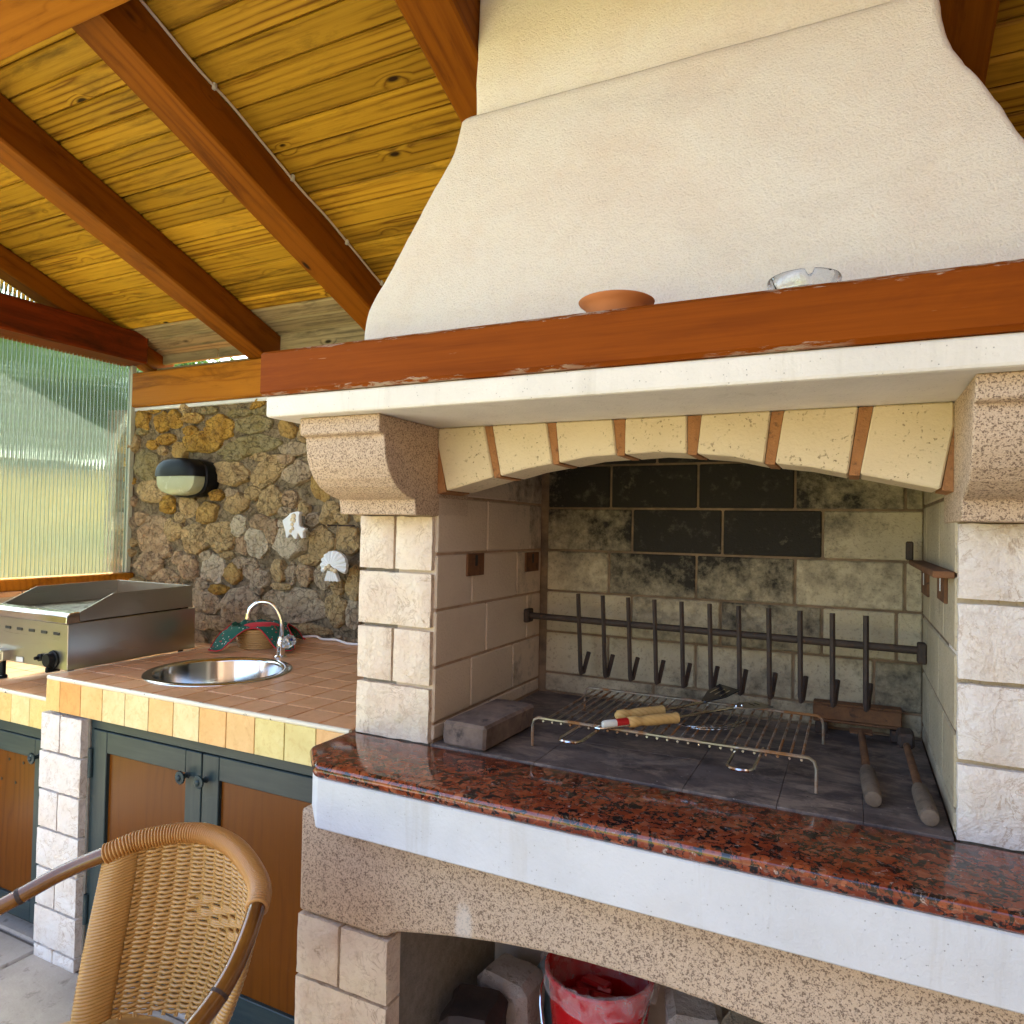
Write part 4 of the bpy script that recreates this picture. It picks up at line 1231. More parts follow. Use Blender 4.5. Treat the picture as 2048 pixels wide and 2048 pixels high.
# ================================================================== UNDER THE HEARTH
def lump(name, c, dims, mat, seed, label, cat, rz=0, rnd=.02, amp=.006, group=None):
    me = mesh(name, *cbox(*dims, rnd))
    b = bmesh.new(); b.from_mesh(me)
    bmesh.ops.subdivide_edges(b, edges=b.edges[:], cuts=3, use_grid_fill=True)
    for v_ in b.verts:
        q = v_.co * 14
        v_.co += Vector((fbm(q.x + seed, q.y, q.z), fbm(q.y, q.z + seed, q.x), fbm(q.z, q.x, q.y + seed))) * amp
    b.to_mesh(me); b.free()
    me.materials.append(MAT[mat])
    me.polygons.foreach_set('use_smooth', [True] * len(me.polygons)); me.set_sharp_from_angle(angle=math.radians(55))
    return thing(link(name, me, None, c, Matrix.Rotation(rz, 3, 'Z')), label, cat, group)
lump('wood_block', (-.79, 1.47, .20), (.135, .15, .195), 'old_wood_block', 3, 'dark brown wooden block in the recess below the hearth', 'block', .2, .022, .008)
lump('stone_block', (-.765, 1.62, .20), (.145, .13, .20), 'stone_grey', 9, 'rough grey stone block behind the dark wooden block', 'block', -.12, .02, .007)
lump('blue_carton', (-.685, 1.72, .19), (.09, .06, .175), 'blue_card', 5, 'dull blue carton between the grey stone and the red bucket', 'carton', .05, .004, .001)
lump('stone_chunk', (-.315, 1.63, .225), (.12, .13, .25), 'stone_grey', 21, 'grey stone chunk just right of the red bucket', 'stone', .3, .015, .006, 'stones right of the bucket')
lump('stone_chunk', (-.19, 1.60, .235), (.10, .11, .27), 'rubble_pale', 25, 'pale stone chunk at the right end of the recess row', 'stone', -.2, .012, .005, 'stones right of the bucket')
bk = empty('red_bucket', (-.527, 1.60, .10), 'red plastic bucket with a clear bag liner in the recess', 'bucket')
BC = (-.527, 1.60, .101)
lathe_obj('body', [(0, 0), (.092, 0), (.095, .003), (.122, .272), (.128, .274), (.129, .283), (.126, .287), (.121, .286), (.118, .272), (.092, .006), (0, .005)], 'red_plastic', BC, bk, 40)
V, F = [], []
n = 60
pr = [(.104, .20), (.114, .262), (.121, .290), (.130, .293), (.134, .284), (.136, .270), (.135, .250)]
for i, (r, z) in enumerate(pr):
    for j in range(n):
        a = 2 * math.pi * j / n
        w_ = .007 * fbm(math.cos(a) * 4 + 3, math.sin(a) * 4, i * .6, 3) * (.4 + i * .25)
        hang = .5 + .5 * math.sin(a * 1.0 + 2.6) + .35 * fbm(math.cos(a) * 2, math.sin(a) * 2, 9)
        zz_ = z if i < 4 else .290 - (.290 - z) * max(.25, min(1.3, hang + .25))
        V.append(((r + w_) * math.cos(a), (r + w_) * math.sin(a), zz_ + .004 * N(a * 9, i)))
for i in range(len(pr) - 1):
    for j in range(n):
        F.append((i * n + j, i * n + (j + 1) % n, (i + 1) * n + (j + 1) % n, (i + 1) * n + j))
link('bag_liner', mesh('bag_liner', V, F, 'bag_film', True), bk, BC)
P = []
for i in range(17):
    a = math.pi * i / 16
    P.append((BC[0] + .128 * math.cos(a) * .97, BC[1] - .118 * math.sin(a) * .75 - .05, BC[2] + .268 - .15 * math.sin(a)))
P = [(BC[0] + .127, BC[1], BC[2] + .27)] + P[1:-1] + [(BC[0] - .127, BC[1], BC[2] + .27)]
tube_obj('handle', P, .0028, 'steel_bright', bk, 6)
mbx = MB()
for i in range(14):
    V_, F_ = cbox(random.uniform(.03, .07), random.uniform(.02, .05), .012, .003)
    R_ = Matrix.Rotation(random.uniform(-1, 1), 3, 'X') @ Matrix.Rotation(random.uniform(0, 3), 3, 'Z')
    c_ = Vector((random.uniform(-.06, .06), random.uniform(-.06, .06), .205 + random.uniform(-.01, .02)))
    mbx.add([R_ @ Vector(p) + c_ + Vector(BC) for p in V_], F_)
mbx.build('rubbish', 'red_paint', bk)['kind'] = 'stuff'

# ================================================================== TILED COUNTER
CT = empty('tiled_counter', (-1.8, 1.45, 0), 'terracotta tiled kitchen counter with green-framed doors and stone pier', 'counter')
SX, SY, SR = -1.945, 1.735, .222
P_ = .1055
# solid bed with a square opening for the sink
bx0, bx1, by0, by1 = -2.350, -1.105, 1.412, 2.452
hx0, hx1, hy0, hy1 = SX - .215, SX + .215, SY - .215, SY + .215
for a in ((bx0, hx0, by0, by1), (hx1, bx1, by0, by1), (hx0, hx1, by0, hy0), (hx0, hx1, hy1, by1)):
    box('counter_bed', *a, .795, .8945, 'grout', CT, .0005)
xg = [-2.353, -2.2805] + [-2.2805 + P_ * k for k in range(1, 12)]
yg = [1.4085 + P_ * k for k in range(10)] + [2.450]
def holed_tile(x0, x1, y0, y1):
    n = 14
    V, F, keep = [], [], {}
    for j in range(n):
        for i in range(n):
            cx_, cy_ = x0 + (x1 - x0) * (i + .5) / n, y0 + (y1 - y0) * (j + .5) / n
            if math.hypot(cx_ - SX, cy_ - SY) < SR: continue
            q = []
            for di, dj in ((0, 0), (1, 0), (1, 1), (0, 1)):
                k = (i + di, j + dj)
                if k not in keep:
                    keep[k] = len(V); V.append((x0 + (x1 - x0) * k[0] / n, y0 + (y1 - y0) * k[1] / n, .90))
                q.append(keep[k])
            F.append(q)
    if not F: return
    me = mesh('tile', V, F, 'tile_top')
    b = bmesh.new(); b.from_mesh(me)
    r_e = bmesh.ops.extrude_face_region(b, geom=b.faces[:])
    bmesh.ops.translate(b, verts=[e for e in r_e['geom'] if isinstance(e, bmesh.types.BMVert)], vec=(0, 0, -.008))
    bmesh.ops.recalc_face_normals(b, faces=b.faces)
    b.to_mesh(me); b.free()
    link('tile', me, CT)
for i in range(len(xg) - 1):
    for j in range(len(yg) - 1):
        x0, x1, y0, y1 = xg[i] + .0021, xg[i + 1] - .0021, yg[j] + .0021, yg[j + 1] - .0021
        ds = [math.hypot(a - SX, b - SY) for a in (x0, x1) for b in (y0, y1)]
        near_ = math.hypot(max(x0 - SX, 0, SX - x1), max(y0 - SY, 0, SY - y1))
        if max(ds) < SR: continue
        if near_ < SR: holed_tile(x0, x1, y0, y1)
        else: box('tile', x0, x1, y0, y1, .8905, .90, 'tile_top', CT, .0017)
for i in range(len(xg) - 1):
    box('edge_tile', xg[i] + .0012, xg[i + 1] - .0012, 1.4015, 1.410, .791, .8885, 'tile_edge', CT, .0012)
for j in range(9):
    box('edge_tile', -2.3585, -2.3512, yg[j] + .0014, yg[j + 1] - .0014, .80, .8885, 'tile_edge', CT, .001)
tube_obj('trim_bead', [(-2.352, 2.44, .8945), (-2.352, 1.412, .8945), (-2.349, 1.407, .8945), (-2.342, 1.4055, .8945), (-1.12, 1.4055, .8945)], .0068, 'trim_ivory', CT, 10)
# lower counter to the left
LZ = .815
box('counter_bed', -3.425, -2.362, 1.442, 2.452, LZ - .105, LZ - .008, 'grout', CT, .0005)
xl = [-3.425, -3.335] + [-3.335 + P_ * k for k in range(1, 9)] + [-2.3995 + .04]
for i in range(len(xl) - 1):
    for j in range(10):
        y0 = 1.4385 + P_ * j; y1 = min(2.45, y0 + P_)
        box('tile', xl[i] + .0014, xl[i + 1] - .0014, y0 + .0014, y1 - .0014, LZ - .0085, LZ, 'tile_top', CT, .0012)
    box('edge_tile', xl[i] + .0012, xl[i + 1] - .0012, 1.4315, 1.440, LZ - .106, LZ - .011, 'tile_edge', CT, .0012)
tube_obj('trim_bead', [(-3.42, 1.4355, LZ - .0055), (-2.365, 1.4355, LZ - .0055)], .0068, 'trim_ivory', CT, 10)
# stone pier
zt = .779
k = 0
while zt > .01:
    h = .116 if zt - .116 > .0 else zt
    z0 = max(0.0, zt - h)
    if k % 2 == 0:
        rock_stone('pier_stone', -2.372, -2.278, z0, zt, 1.402, .05, 'limestone_white', CT, .008)
        rock_stone('pier_stone', -2.272, -2.168, z0, zt, 1.402, .05, 'limestone_white', CT, .008)
    else:
        rock_stone('pier_stone', -2.376, -2.166, z0, zt, 1.402, .05, 'limestone_white', CT, .008)
    zt = z0 - .0075; k += 1
box('pier_core', -2.368, -2.160, 1.425, 2.40, 0, .786, 'mortar_grey', CT, .002)
# cabinet
def door(x0, x1, z0, z1, y, knob_x, knob_z, hinge_x, holes=False, stile=.066):
    d = empty('door', ((x0 + x1) / 2, y, z0), '', '')
    del d['label']
    d.parent = CT; d.location = Vector(((x0 + x1) / 2, y, z0)) - POS[CT]
    bar('stile', (x0 + stile / 2, y, z0), (x0 + stile / 2, y, z1), .022, stile - .001, 'frame_paint', d, .002, (1, 0, 0))
    bar('stile', (x1 - stile / 2, y, z0), (x1 - stile / 2, y, z1), .022, stile - .001, 'frame_paint', d, .002, (1, 0, 0))
    box('rail', x0 + stile, x1 - stile, y - .0105, y + .0105, z1 - stile, z1, 'frame_paint', d, .002)
    box('rail', x0 + stile, x1 - stile, y - .0105, y + .0105, z0, z0 + stile, 'frame_paint', d, .002)
    bar('panel', ((x0 + x1) / 2, y + .004, z0 + stile), ((x0 + x1) / 2, y + .004, z1 - stile), .008, x1 - x0 - 2 * stile, 'door_panel', d, .001, (1, 0, 0))
    if holes:
        for hx_, hz_ in holes:
            lathe_obj('vent_hole', [(0, 0), (.0052, 0), (.0052, .0008), (0, .0008)], 'slot_dark', (hx_, y - .0012, hz_), d, 12, 40, Matrix.Rotation(math.radians(90), 3, 'X'))
    pr = [(0, .036), (.005, .0355), (.0085, .033), (.0095, .030), (.0125, .0295), (.0175, .028), (.0185, .0255), (.0175, .0225), (.012, .020), (.007, .018), (.0062, .004), (.010, .0), (0, 0)]
    V, F = [], []
    n = 32
    for q, (r, z) in enumerate(pr):
        for j in range(n):
            a = 2 * math.pi * j / n
            rr = r * (1 + (.05 * math.cos(16 * a) if .015 < r else 0))
            V.append((rr * math.cos(a), rr * math.sin(a), z))
    for i in range(len(pr) - 1):
        for j in range(n):
            F.append((i * n + j, i * n + (j + 1) % n, (i + 1) * n + (j + 1) % n, (i + 1) * n + j))
    link('knob', fixn(mesh('knob', V, F, 'frame_paint', True, 50)), d, (knob_x, y - .0105, knob_z), Matrix.Rotation(math.radians(90), 3, 'X'))
    if hinge_x is not None:
        for hz_ in (.645, .19):
            tube_obj('hinge', [(hinge_x, y - .014, hz_ - .045), (hinge_x, y - .014, hz_ - .002), (hinge_x, y - .014, hz_), (hinge_x, y - .014, hz_ + .045)], [.0085, .0085, .0078, .0078], 'frame_paint', d, 10)
DY = 1.440
box('face_frame', -2.166, -1.14, DY - .008, DY + .03, .752, .794, 'frame_paint', CT, .002)
box('face_frame', -2.166, -2.149, DY - .008, DY + .03, .0, .752, 'frame_paint', CT, .002)
box('face_frame', -2.149, -1.14, DY + .012, DY + .04, .0, .05, 'frame_paint', CT, .002)
door(-2.147, -1.6635, .052, .7495, DY, -1.7205, .679, -2.152)
door(-1.6605, -1.165, .052, .7495, DY, -1.6445, .679, None)
box('cabinet_inside', -2.15, -1.12, DY + .04, 2.4, .0, .79, 'slot_dark', CT, .002)
LY = 1.462
box('face_frame', -3.42, -2.374, LY - .008, LY + .03, LZ - .150, LZ - .108, 'frame_paint', CT, .002)
box('cabinet_inside', -3.42, -2.37, LY + .04, 2.4, .0, LZ - .11, 'slot_dark', CT, .002)
door(-2.92, -2.420, .05, LZ - .152, LY, -2.462, .608, None, [(-2.565, .566), (-2.648, .566), (-2.607, .492), (-2.690, .492)])
box('face_frame', -2.418, -2.374, LY - .008, LY + .03, .0, LZ - .152, 'frame_paint', CT, .002)
door(-3.40, -2.923, .05, LZ - .152, LY, -2.965, .608, None)

# ---- sink and tap
sink = empty('round_sink', (SX, SY, .90), 'round stainless steel sink let into the tiled counter', 'sink')
lathe_obj('bowl', [(.238, .0003), (.2375, .003), (.232, .0052), (.214, .0052), (.206, .002), (.203, -.006), (.197, -.10), (.185, -.135), (.16, -.148), (.03, -.152), (.028, -.158), (0, -.158)], 'steel_bright', (SX, SY, .90), sink, 72, 60)
# overflow grille on the far right of the bowl wall
ov = math.radians(38)
for k in range(3):
    a = ov + (k - 1) * .055
    c_ = Vector((SX + .1995 * math.cos(a), SY + .1995 * math.sin(a), .90 - .036))
    bar('overflow_slot', c_ - Vector((0, 0, .008)), c_ + Vector((0, 0, .008)), .0035, .006, 'slot_dark', sink, .001, (math.cos(a), math.sin(a), 0))
FX, FY = -1.952, 2.025
tap = empty('chrome_tap', (FX, FY, .90), 'chrome swan-neck tap with a clear knob behind the sink', 'tap')
lathe_obj('base', [(0, 0), (.024, 0), (.024, .004), (.017, .010), (.0155, .03), (.0165, .034), (.0165, .060), (.013, .066), (.013, .078), (0, .080)], 'chrome', (FX, FY, .9004), tap, 24)
P = catmull([(FX, FY, .970), (FX + .004, FY - .002, 1.03), (FX - .010, FY - .010, 1.075), (FX - .035, FY - .026, 1.105), (FX - .070, FY - .047, 1.108), (FX - .095, FY - .063, 1.085), (FX - .102, FY - .068, 1.063)], 6)
tube_obj('spout', P, .0085, 'chrome', tap, 12)
tube_obj('aerator', [(FX - .102, FY - .068, 1.066), (FX - .104, FY - .069, 1.046)], .0115, 'chrome', tap, 14)
tube_obj('valve_stem', [(FX, FY, .945), (FX + .022, FY - .004, .955)], .011, 'chrome', tap, 12)
kd = Vector((.86, -.15, .42)).normalized()
k0 = Vector((FX + .020, FY - .004, .953))
V, F = [], []
n = 40
Bm = basis(kd)
for q, (x, r) in enumerate([(0, .012), (.006, .019), (.012, .0215), (.040, .0225), (.046, .021), (.048, .012)]):
    for j in range(n):
        a = 2 * math.pi * j / n
        rr = r * (1 + (.09 * math.cos(8 * a) if 0 < q < 5 else 0))
        V.append(k0 + Bm @ Vector((x, rr * math.cos(a), rr * math.sin(a))))
for i in range(5):
    for j in range(n):
        F.append((i * n + j, i * n + (j + 1) % n, (i + 1) * n + (j + 1) % n, (i + 1) * n + j))
F.append(tuple(range(n))[::-1]); F.append(tuple(5 * n + j for j in range(n)))
kn = link('knob', fixn(mesh('knob', V, F, 'acrylic', True, 50)), tap)
simple('blue_dot', (.02, .04, .20), .4)
lathe_obj('blue_dot', [(0, 0), (.0055, 0), (.0055, .001), (0, .001)], 'blue_dot', k0 + kd * .0482, kn, 14, 40, Bm @ Matrix.Rotation(math.radians(90), 3, 'Y'))

# ---- basket with cloth
BX, BY = -2.195, 2.155
bs_ = empty('cloth_lined_basket', (BX, BY, .90), 'small straw basket draped with a green flowered cloth by the wall', 'basket')
prof = []
for i in range(19):
    z = .002 + i * .0045
    prof.append((.078 + .028 * i / 18 + .0018 * math.cos(i * math.pi), z))
lathe_obj('basket_body', [(0, .001), (.076, .001)] + prof + [(.100, .083), (.09, .06), (.07, .006), (0, .006)], 'straw', (BX, BY, .9003), bs_, 40, 60)
V, F, rimv = [], [], []
na, nr = 96, 12
for i in range(nr + 1):
    s = i / nr
    for j in range(na):
        a = 2 * math.pi * j / na
        cor = .5 + .5 * math.cos(4 * (a - math.radians(-12)))
        R = .112 + .105 * cor ** 1.6 + .006 * N(a * 3, 2)
        r = .05 + (R - .05) * s
        w_ = fbm(math.cos(a) * 3, math.sin(a) * 3, s * 2, 3)
        if r < .103: z = .050 + .042 * (r / .103)
        else: z = .092 + .006 - 1.05 * (r - .103) * (.72 + .25 * w_) - 2.2 * max(0, r - .15) ** 1.5
        z = max(.004 + .006 * s, z + .007 * w_)
        V.append((BX + r * math.cos(a), BY + r * math.sin(a), .90 + z))
for i in range(nr):
    for j in range(na):
        F.append((i * na + j, i * na + (j + 1) % na, (i + 1) * na + (j + 1) % na, (i + 1) * na + j))
cl_ = link('cloth', mesh('cloth', V, F, 'green_cloth', True), bs_)
tube_obj('red_hem', [Vector(p) + Vector((0, 0, .001)) for p in V[nr * na:]], .0022, 'red_cloth', cl_, 5, True)
lathe_obj('red_lining', [(0, .060), (.05, .064), (.072, .086), (.060, .092), (0, .096)], 'red_cloth', (BX + .01, BY, .902), bs_, 24)

P = catmull([(-2.20, 2.38, .906), (-2.14, 2.425, .912), (-2.08, 2.405, .907), (-2.02, 2.418, .908), (-1.96, 2.395, .907), (-1.91, 2.375, .906), (-1.85, 2.39, .907), (-1.70, 2.41, .907)], 5)
thing(tube_obj('power_cord', P, .0055, 'cord_white', None, 8), 'white power cord lying along the foot of the stone wall', 'cord')

# ---- griddle
gd = empty('steel_griddle', (-2.63, 1.75, LZ), 'stainless steel table griddle with splash guards on the lower counter', 'griddle')
X0, X1 = -2.865, -2.402
prism_obj('body', [(1.498, .893), (1.496, 1.050), (1.53, 1.052), (2.010, 1.060), (2.014, .897)], X0, X1, 'x', 'stainless', gd, .002, 1)
prism_obj('drip_lip', [(1.488, 1.052), (1.490, 1.078), (1.500, 1.087), (1.536, 1.090), (1.536, 1.053)], X0 - .003, X1 + .003, 'x', 'steel_bright', gd, .003, 2)
gp = [(1.538, 1.056), (1.538, 1.0895), (1.657, 1.145), (1.992, 1.151), (1.996, 1.066)]
prism_obj('side_guard', gp, X1 - .0035, X1 - .0005, 'x', 'stainless', gd, .0006, 1)
prism_obj('side_guard', gp, X0 + .0005, X0 + .0035, 'x', 'stainless', gd, .0006, 1)
box('back_guard', X0 + .004, X1 - .004, 1.990, 1.9935, 1.063, 1.1505, 'stainless', gd, .0006)
box('hot_plate', X0 + .006, X1 - .006, 1.540, 1.985, 1.057, 1.076, 'griddle_plate', gd, .004)
for k in range(6):
    x = -2.818 + k * .0712
    box('vent_slot', x - .017, x + .017, 1.4938, 1.4965, 1.009, 1.019, 'slot_dark', gd, .003)
kb = lathe_obj('control_knob', [(0, .026), (.021, .026), (.0235, .022), (.024, .006), (.030, .004), (.031, 0), (0, 0)], 'black_plastic', (-2.476, 1.4955, .925), gd, 28, 40, Matrix.Rotation(math.radians(90), 3, 'X'))
bar('grip', (-2.476, 1.462, .901), (-2.476, 1.462, .949), .018, .012, 'black_plastic', kb, .003, (1, 0, 0))
lathe_obj('igniter_button', [(0, .022), (.006, .022), (.0065, .010), (.013, .008), (.013, 0), (0, 0)], 'black_plastic', (-2.545, 1.4955, .925), gd, 16, 40, Matrix.Rotation(math.radians(90), 3, 'X'))
box('rating_label', -2.690, -2.650, 1.4945, 1.4962, .897, .914, 'paper_label', gd, .0005)
dr = box('drip_tray', -2.86, -2.731, 1.470, 1.520, .897, .934, 'stainless', gd, .003)
box('tray_lip', -2.864, -2.727, 1.463, 1.4705, .930, .938, 'steel_bright', dr, .002)
for x in (X0 + .03, X1 - .03):
    for y in (1.53, 1.97):
        lathe_obj('foot', [(0, 0), (.016, 0), (.016, .010), (.010, .014), (.010, .079), (0, .079)], 'black_plastic', (x, y, LZ + .0005), gd, 14)

# ================================================================== ON THE STONE WALL
lamp = empty('bulkhead_lamp', (-2.95, YB - .05, 1.62), 'black oval bulkhead lamp with a hooded top on the stone wall', 'lamp')
LXc, LZc, LW, LH = -2.955, 1.622, .150, .094
def sup(a, e=2.6):
    c_, s_ = math.cos(a), math.sin(a)
    return math.copysign(abs(c_) ** (2 / e), c_), math.copysign(abs(s_) ** (2 / e), s_)
def oval(layers, mat, name, half=None, parent=lamp):
    n = 56
    A = [2 * math.pi * j / n for j in range(n)] if half is None else [half[0] + (half[1] - half[0]) * j / n for j in range(n + 1)]
    V, F = [], []
    for sc, y in layers:
        for a in A:
            x, z = sup(a)
            V.append((LXc + x * LW * sc, y, LZc + z * LH * sc))
    W_ = len(A)
    for i in range(len(layers) - 1):
        for j in range(W_ if half is None else W_ - 1):
            F.append((i * W_ + j, i * W_ + (j + 1) % W_, (i + 1) * W_ + (j + 1) % W_, (i + 1) * W_ + j))
    F.append(tuple((len(layers) - 1) * W_ + j for j in range(W_)))
    if half is None: F.append(tuple(range(W_))[::-1])
    return link(name, fixn(mesh(name, V, F, mat, True, 35)), parent)
Y0 = YB - .035
oval([(1.0, Y0 + .04), (1.02, Y0), (1.02, Y0 - .030), (.98, Y0 - .036), (.96, Y0 - .036)], 'black_plastic', 'base')
oval([(.93, Y0 - .034), (.93, Y0 - .075), (.88, Y0 - .092), (.76, Y0 - .102), (.5, Y0 - .107), (.2, Y0 - .108)], 'lamp_shade_glass', 'glass')
n = 28
V, F = [], []
lay = [(.97, Y0 - .034), (.97, Y0 - .080), (.915, Y0 - .098), (.78, Y0 - .1085), (.5, Y0 - .1135), (.2, Y0 - .115), (0.001, Y0 - .115)]
for sc, y in lay:
    for j in range(n + 1):
        x, z = sup(math.pi * j / n)
        V.append((LXc + x * LW * sc, y, LZc + .004 + z * LH * sc))
for i in range(len(lay) - 1):
    for j in range(n):
        F.append((i * (n + 1) + j, i * (n + 1) + j + 1, (i + 1) * (n + 1) + j + 1, (i + 1) * (n + 1) + j))
hood_ = link('hood_cover', fixn(mesh('hood_cover', V, F, 'black_plastic', True, 50)), lamp)

fo = empty('white_fish_ornament', (-2.21, 2.36, 1.40), 'white fish ornament inlaid with shells on the stone wall', 'ornament')
FXo, FZo = -2.222, 1.405
outl_f = [(-.066, .018), (-.040, .036), (-.022, .052), (-.004, .058), (.018, .062), (.034, .058), (.026, .040), (.028, .018), (.030, -.004), (.040, -.012), (.062, -.016), (.064, -.022), (.052, -.036), (.056, -.062), (.044, -.066), (.032, -.048), (.024, -.040), (.016, -.070), (.004, -.066), (-.010, -.050), (-.022, -.046), (-.036, -.066), (-.044, -.060), (-.048, -.030), (-.058, -.008)]
outl_f = [(FXo + x * 1.02, FZo + z * .94) for x, z in outl_f]
prism_obj('body', outl_f, 2.362, 2.384, 'y', 'shell_white', fo, .006, 2, True)
for x, z, r in ((.0, .036, .013), (.002, .018, .011), (-.008, .0, .009), (-.004, -.018, .009), (-.016, -.030, .008), (-.012, .020, .008)):
    V_, F_ = lathe([(0, .0), (r, .0), (r * .9, r * .35), (r * .5, r * .6), (0, r * .7)], 12)
    link('small_shell', fixn(mesh('small_shell', V_, F_, 'shell_cream', True)), fo, (FXo + x, 2.362, FZo + z), Matrix.Rotation(math.radians(90), 3, 'X'))
tube_obj('string', [(FXo, 2.372, FZo + .054), (FXo + .004, 2.385, FZo + .10), (FXo + .006, 2.40, FZo + .115)], .0012, 'rattan', fo, 5)

so = empty('scallop_ornament', (-1.99, 2.36, 1.24), 'white scallop shell ornament hanging from a nail by a string', 'ornament')
SXo, SZo = -1.996, 1.232
V, F = [], []
na, nr = 60, 10
for i in range(nr + 1):
    s = i / nr
    for j in range(na + 1):
        a = math.radians(-32 + 244 * j / na)
        rb = .008 * abs(math.sin(j / na * math.pi * 11)) * s
        rr = (.068 + .002 * abs(math.sin(j / na * math.pi * 11))) * s
        V.append((SXo + rr * math.cos(a), 2.374 - .024 * math.sin(min(1, 1.12 - s) * math.pi / 2) - rb, SZo + rr * .92 * math.sin(a)))
for i in range(nr):
    for j in range(na):
        a = i * (na + 1) + j
        F.append((a, a + 1, a + na + 2, a + na + 1))
k = len(V)
V += [(p[0], 2.380, p[2]) for p in V[nr * (na + 1):(nr + 1) * (na + 1)]]
F += [(nr * (na + 1) + j, nr * (na + 1) + j + 1, k + j + 1, k + j) for j in range(na)]
link('scallop', fixn(mesh('scallop', V, F, 'shell_white', True, 60)), so)
V, F = [], []
for i in range(6):
    for j in range(25):
        u = -1 + 2 * j / 24
        z = SZo - .022 - .040 * i / 5 - (.004 * abs(math.sin(u * 6)) if i == 5 else 0)
        V.append((SXo + u * (.020 + .018 * i / 5), 2.352 - .004 * abs(math.sin(u * 9)) + .004 * i / 5, z))
for i in range(5):
    for j in range(24):
        a = i * 25 + j
        F.append((a, a + 1, a + 26, a + 25))
k = len(V)
V += [(x, 2.37, z) for x, y, z in V]
F += [tuple(q + k for q in f)[::-1] for f in F[:]]
ring = [j for j in range(25)] + [i * 25 + 24 for i in range(1, 6)] + [5 * 25 + j for j in range(23, -1, -1)] + [i * 25 for i in range(4, 0, -1)]
F += [(ring[i], ring[(i + 1) % len(ring)], ring[(i + 1) % len(ring)] + k, ring[i] + k) for i in range(len(ring))]
link('small_scallop', fixn(mesh('small_scallop', V, F, 'shell_white', True, 50)), so)
for x, z, r in ((-.026, -.010, .009), (-.010, -.002, .010), (.006, -.014, .010), (.024, -.020, .011)):
    V_, F_ = lathe([(0, .0), (r, .0), (r * .9, r * .4), (r * .5, r * .7), (0, r * .8)], 12)
    link('small_shell', fixn(mesh('small_shell', V_, F_, 'shell_cream', True)), so, (SXo + x, 2.349, SZo + z), Matrix.Rotation(math.radians(90), 3, 'X'))
tube_obj('string', [(SXo, 2.368, SZo + .060), (SXo + .006, 2.372, SZo + .12), (SXo + .010, 2.375, 1.405)], .0013, 'rattan', so, 5)
tube_obj('nail', [(SXo + .050, 2.44, 1.404), (SXo - .026, 2.35, 1.404)], .0032, 'iron_dark', so, 7)

# ================================================================== RATTAN CHAIR
chair = empty('rattan_chair', (-1.15, .80, 0), 'woven rattan armchair with bamboo arms in front of the cabinet doors', 'chair')
RIM = [(-1.50, .62, .62), (-1.496, .739, .645), (-1.457, .797, .668), (-1.392, .872, .715), (-1.322, .924, .750), (-1.287, .960, .766), (-1.228, 1.003, .776), (-1.160, 1.021, .780), (-1.065, 1.005, .776), (-.955, .952, .762), (-.905, .895, .748), (-.872, .820, .705), (-.867, .753, .668), (-.880, .684, .640), (-.93, .60, .615)]
RC = catmull(RIM, 14)
i0, i1 = 4 * 14 - 2, 10 * 14 - 2
tube_obj('arm', RC[:i0 + 4], .0150, 'bamboo', chair, 14)
tube_obj('arm', RC[i1 - 4:], .0150, 'bamboo', chair, 14)
# wrapped top rail: every turn of the cane is a ridge
dense = catmull(RC[i0:i1 + 1], 10)
acc = [0.0]
for a, b in zip(dense[:-1], dense[1:]): acc.append(acc[-1] + (b - a).length)
Lr = acc[-1]
turns = 84
nn = turns * 5
P, R = [], []
for i in range(nn + 1):
    s = Lr * i / nn
    k = int(np.searchsorted(acc, s)); k = min(max(k, 1), len(dense) - 1)
    f = (s - acc[k - 1]) / max(1e-9, acc[k] - acc[k - 1])
    P.append(dense[k - 1].lerp(dense[k], f))
    ph = (i % 5) / 5
    endf = min(1, .55 + 8 * min(i, nn - i) / nn)
    R.append((.0166 + .0034 * math.sin(ph * math.pi)) * (1.0))
tube_obj('wrapped_rail', P, R, 'rattan_wrap', chair, 18)
for idx in (2 * 14 + 4, 12 * 14 - 8):
    tube_obj('joint_ring', [RC[idx], RC[idx + 1]], .0156, 'old_wood_block', chair, 14)
# woven back
CB0 = Vector((-1.165, .93))
def rimpt(u):
    s = Lr * u
    k = int(np.searchsorted(acc, s)); k = min(max(k, 1), len(dense) - 1)
    f = (s - acc[k - 1]) / max(1e-9, acc[k] - acc[k - 1])
    return dense[k - 1].lerp(dense[k], f)
BOT = [Vector(p) for p in [(-1.315, .850, .44), (-1.275, .920, .44), (-1.215, .965, .44), (-1.145, .980, .44), (-1.075, .960, .44), (-1.025, .905, .44), (-1.005, .840, .44)]]
BC_ = catmull(BOT, 12)
def backpt(u, v):
    """u along the rail (0 left .. 1 right), v down (0 at rail .. 1 at seat)"""
    a = rimpt(u)
    k = u * (len(BC_) - 1); i = min(int(k), len(BC_) - 2)
    b = BC_[i].lerp(BC_[i + 1], k - i)
    p = a.lerp(b, v)
    n_ = Vector((p.x - CB0.x, p.y - .80, 0)).normalized()
    return p + n_ * (.018 * math.sin(v * math.pi)), n_
weave = MB()
rows_n = 74
stakes = 14
ua, ub = .135, .965
for rI in range(rows_n):
    v = .055 + .93 * rI / rows_n
    P = []
    seg = stakes * 4
    motif_row = 24 <= rI <= 35
    for i in range(seg + 1):
        u = ua + (ub - ua) * i / seg
        p, n_ = backpt(u, v)
        st = i / 4
        par = rI % 2
        if motif_row and 4 <= st <= 10: par = (rI // 3) % 2
        off = .0050 * math.cos(math.pi * st + math.pi * par)
        P.append(p + n_ * off + Vector((0, 0, .0012 * math.sin(i * 2.3 + rI))))
    weave.add(*tube(P, .0038, 6, False))
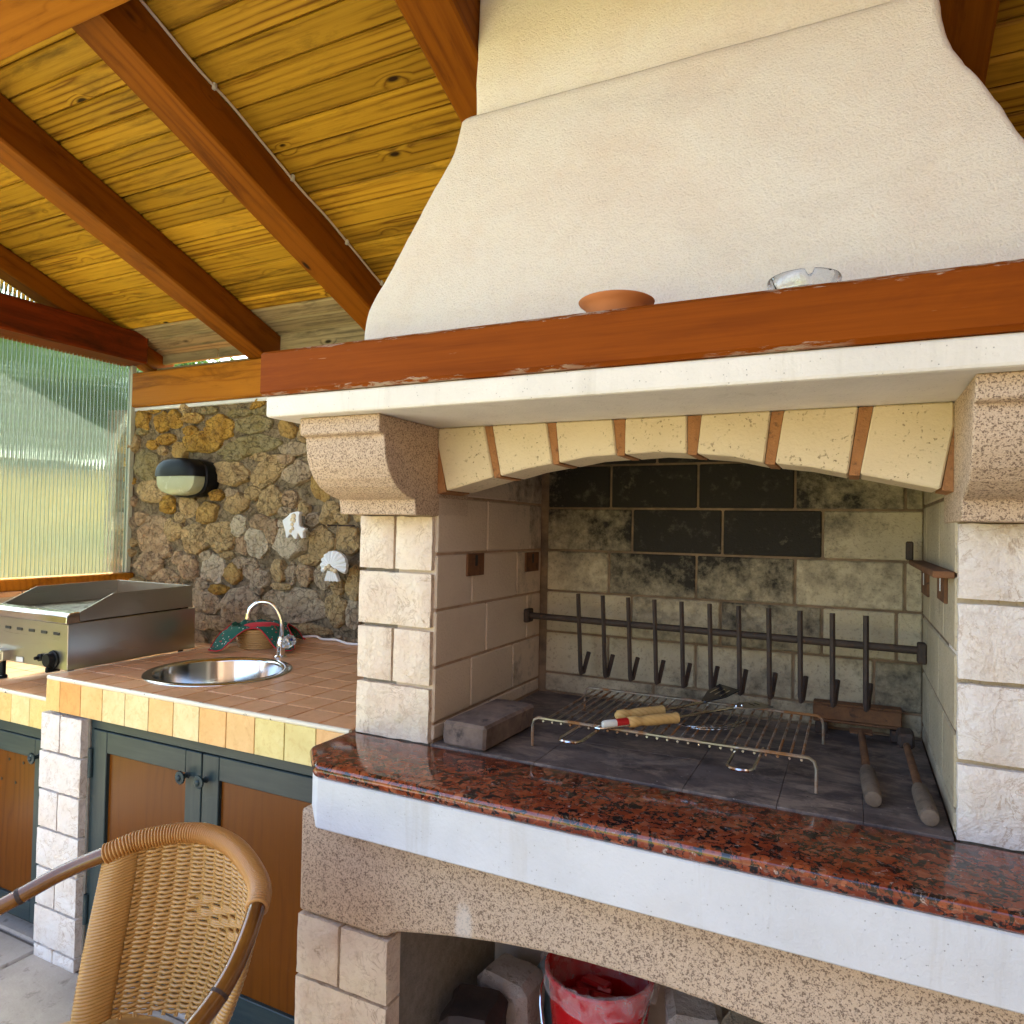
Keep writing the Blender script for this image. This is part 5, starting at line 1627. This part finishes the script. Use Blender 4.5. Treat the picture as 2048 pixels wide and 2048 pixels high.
for k in range(stakes):
    u = ua + (ub - ua) * (k + .5) / stakes
    for du in (-.0045, .0045):
        weave.add(*tube([backpt(u + du, v)[0] for v in np.linspace(.02, 1, 26)], .0024, 5, False))
wv_ = weave.build('woven_back', 'rattan', chair, True); wv_['kind'] = 'stuff'
# wrapped side bands
for (a0, a1, nm) in ((.0, .135, 'side_band'), (.965, 1.0, 'side_band')):
    band = MB()
    NR = 50
    for q in range(NR):
        v = .03 + .96 * q / NR
        pts = []
        for i in range(7):
            u = a0 + (a1 - a0) * i / 6
            p, n_ = backpt(u, v)
            bulge = -.010 * math.sin(math.pi * i / 6)
            pts.append(p + n_ * bulge)
        for i in range(6, -1, -1):
            u = a0 + (a1 - a0) * i / 6
            p, n_ = backpt(u, v)
            pts.append(p + n_ * .006)
        band.add(*tube(pts, .0046, 6, False, True))
    b_ = band.build(nm, 'rattan', chair, True); b_['kind'] = 'stuff'
# border plait under the rail
br = MB()
for k in range(2):
    P = []
    for i in range(90):
        u = ua + (ub - ua) * i / 89
        p, n_ = backpt(u, .045 + .010 * math.sin(i * .9 + k * math.pi))
        P.append(p + n_ * (-.004 + .004 * math.cos(i * .9 + k * math.pi)))
    br.add(*tube(P, .0032, 6))
br.build('border_plait', 'rattan', chair, True)
# seat and legs
sc_ = Vector((-1.19, .745, .43))
V, F = [], []
n = 40
for r, z in ((0, .012), (.12, .010), (.2, .008), (.225, 0), (.225, -.018), (.2, -.024), (0, -.024)):
    for j in range(n):
        a = 2 * math.pi * j / n
        V.append((sc_.x + r * math.cos(a), sc_.y + r * math.sin(a), sc_.z + z))
for i in range(6):
    for j in range(n):
        F.append((i * n + j, i * n + (j + 1) % n, (i + 1) * n + (j + 1) % n, (i + 1) * n + j))
link('seat', fixn(mesh('seat', V, F, 'rattan', True, 40)), chair)
for k, (dx, dy) in enumerate(((-.20, -.10), (.10, -.19), (-.10, .17), (.17, .10))):
    top = RC[6] if k == 0 else (RC[-6] if k == 1 else sc_ + Vector((dx, dy, -.005)))
    bar_p = [(sc_.x + dx * 1.15, sc_.y + dy * 1.15, .0035), (sc_.x + dx, sc_.y + dy, .41), tuple(top)]
    tube_obj('leg', bar_p, .0135, 'bamboo', chair, 12)
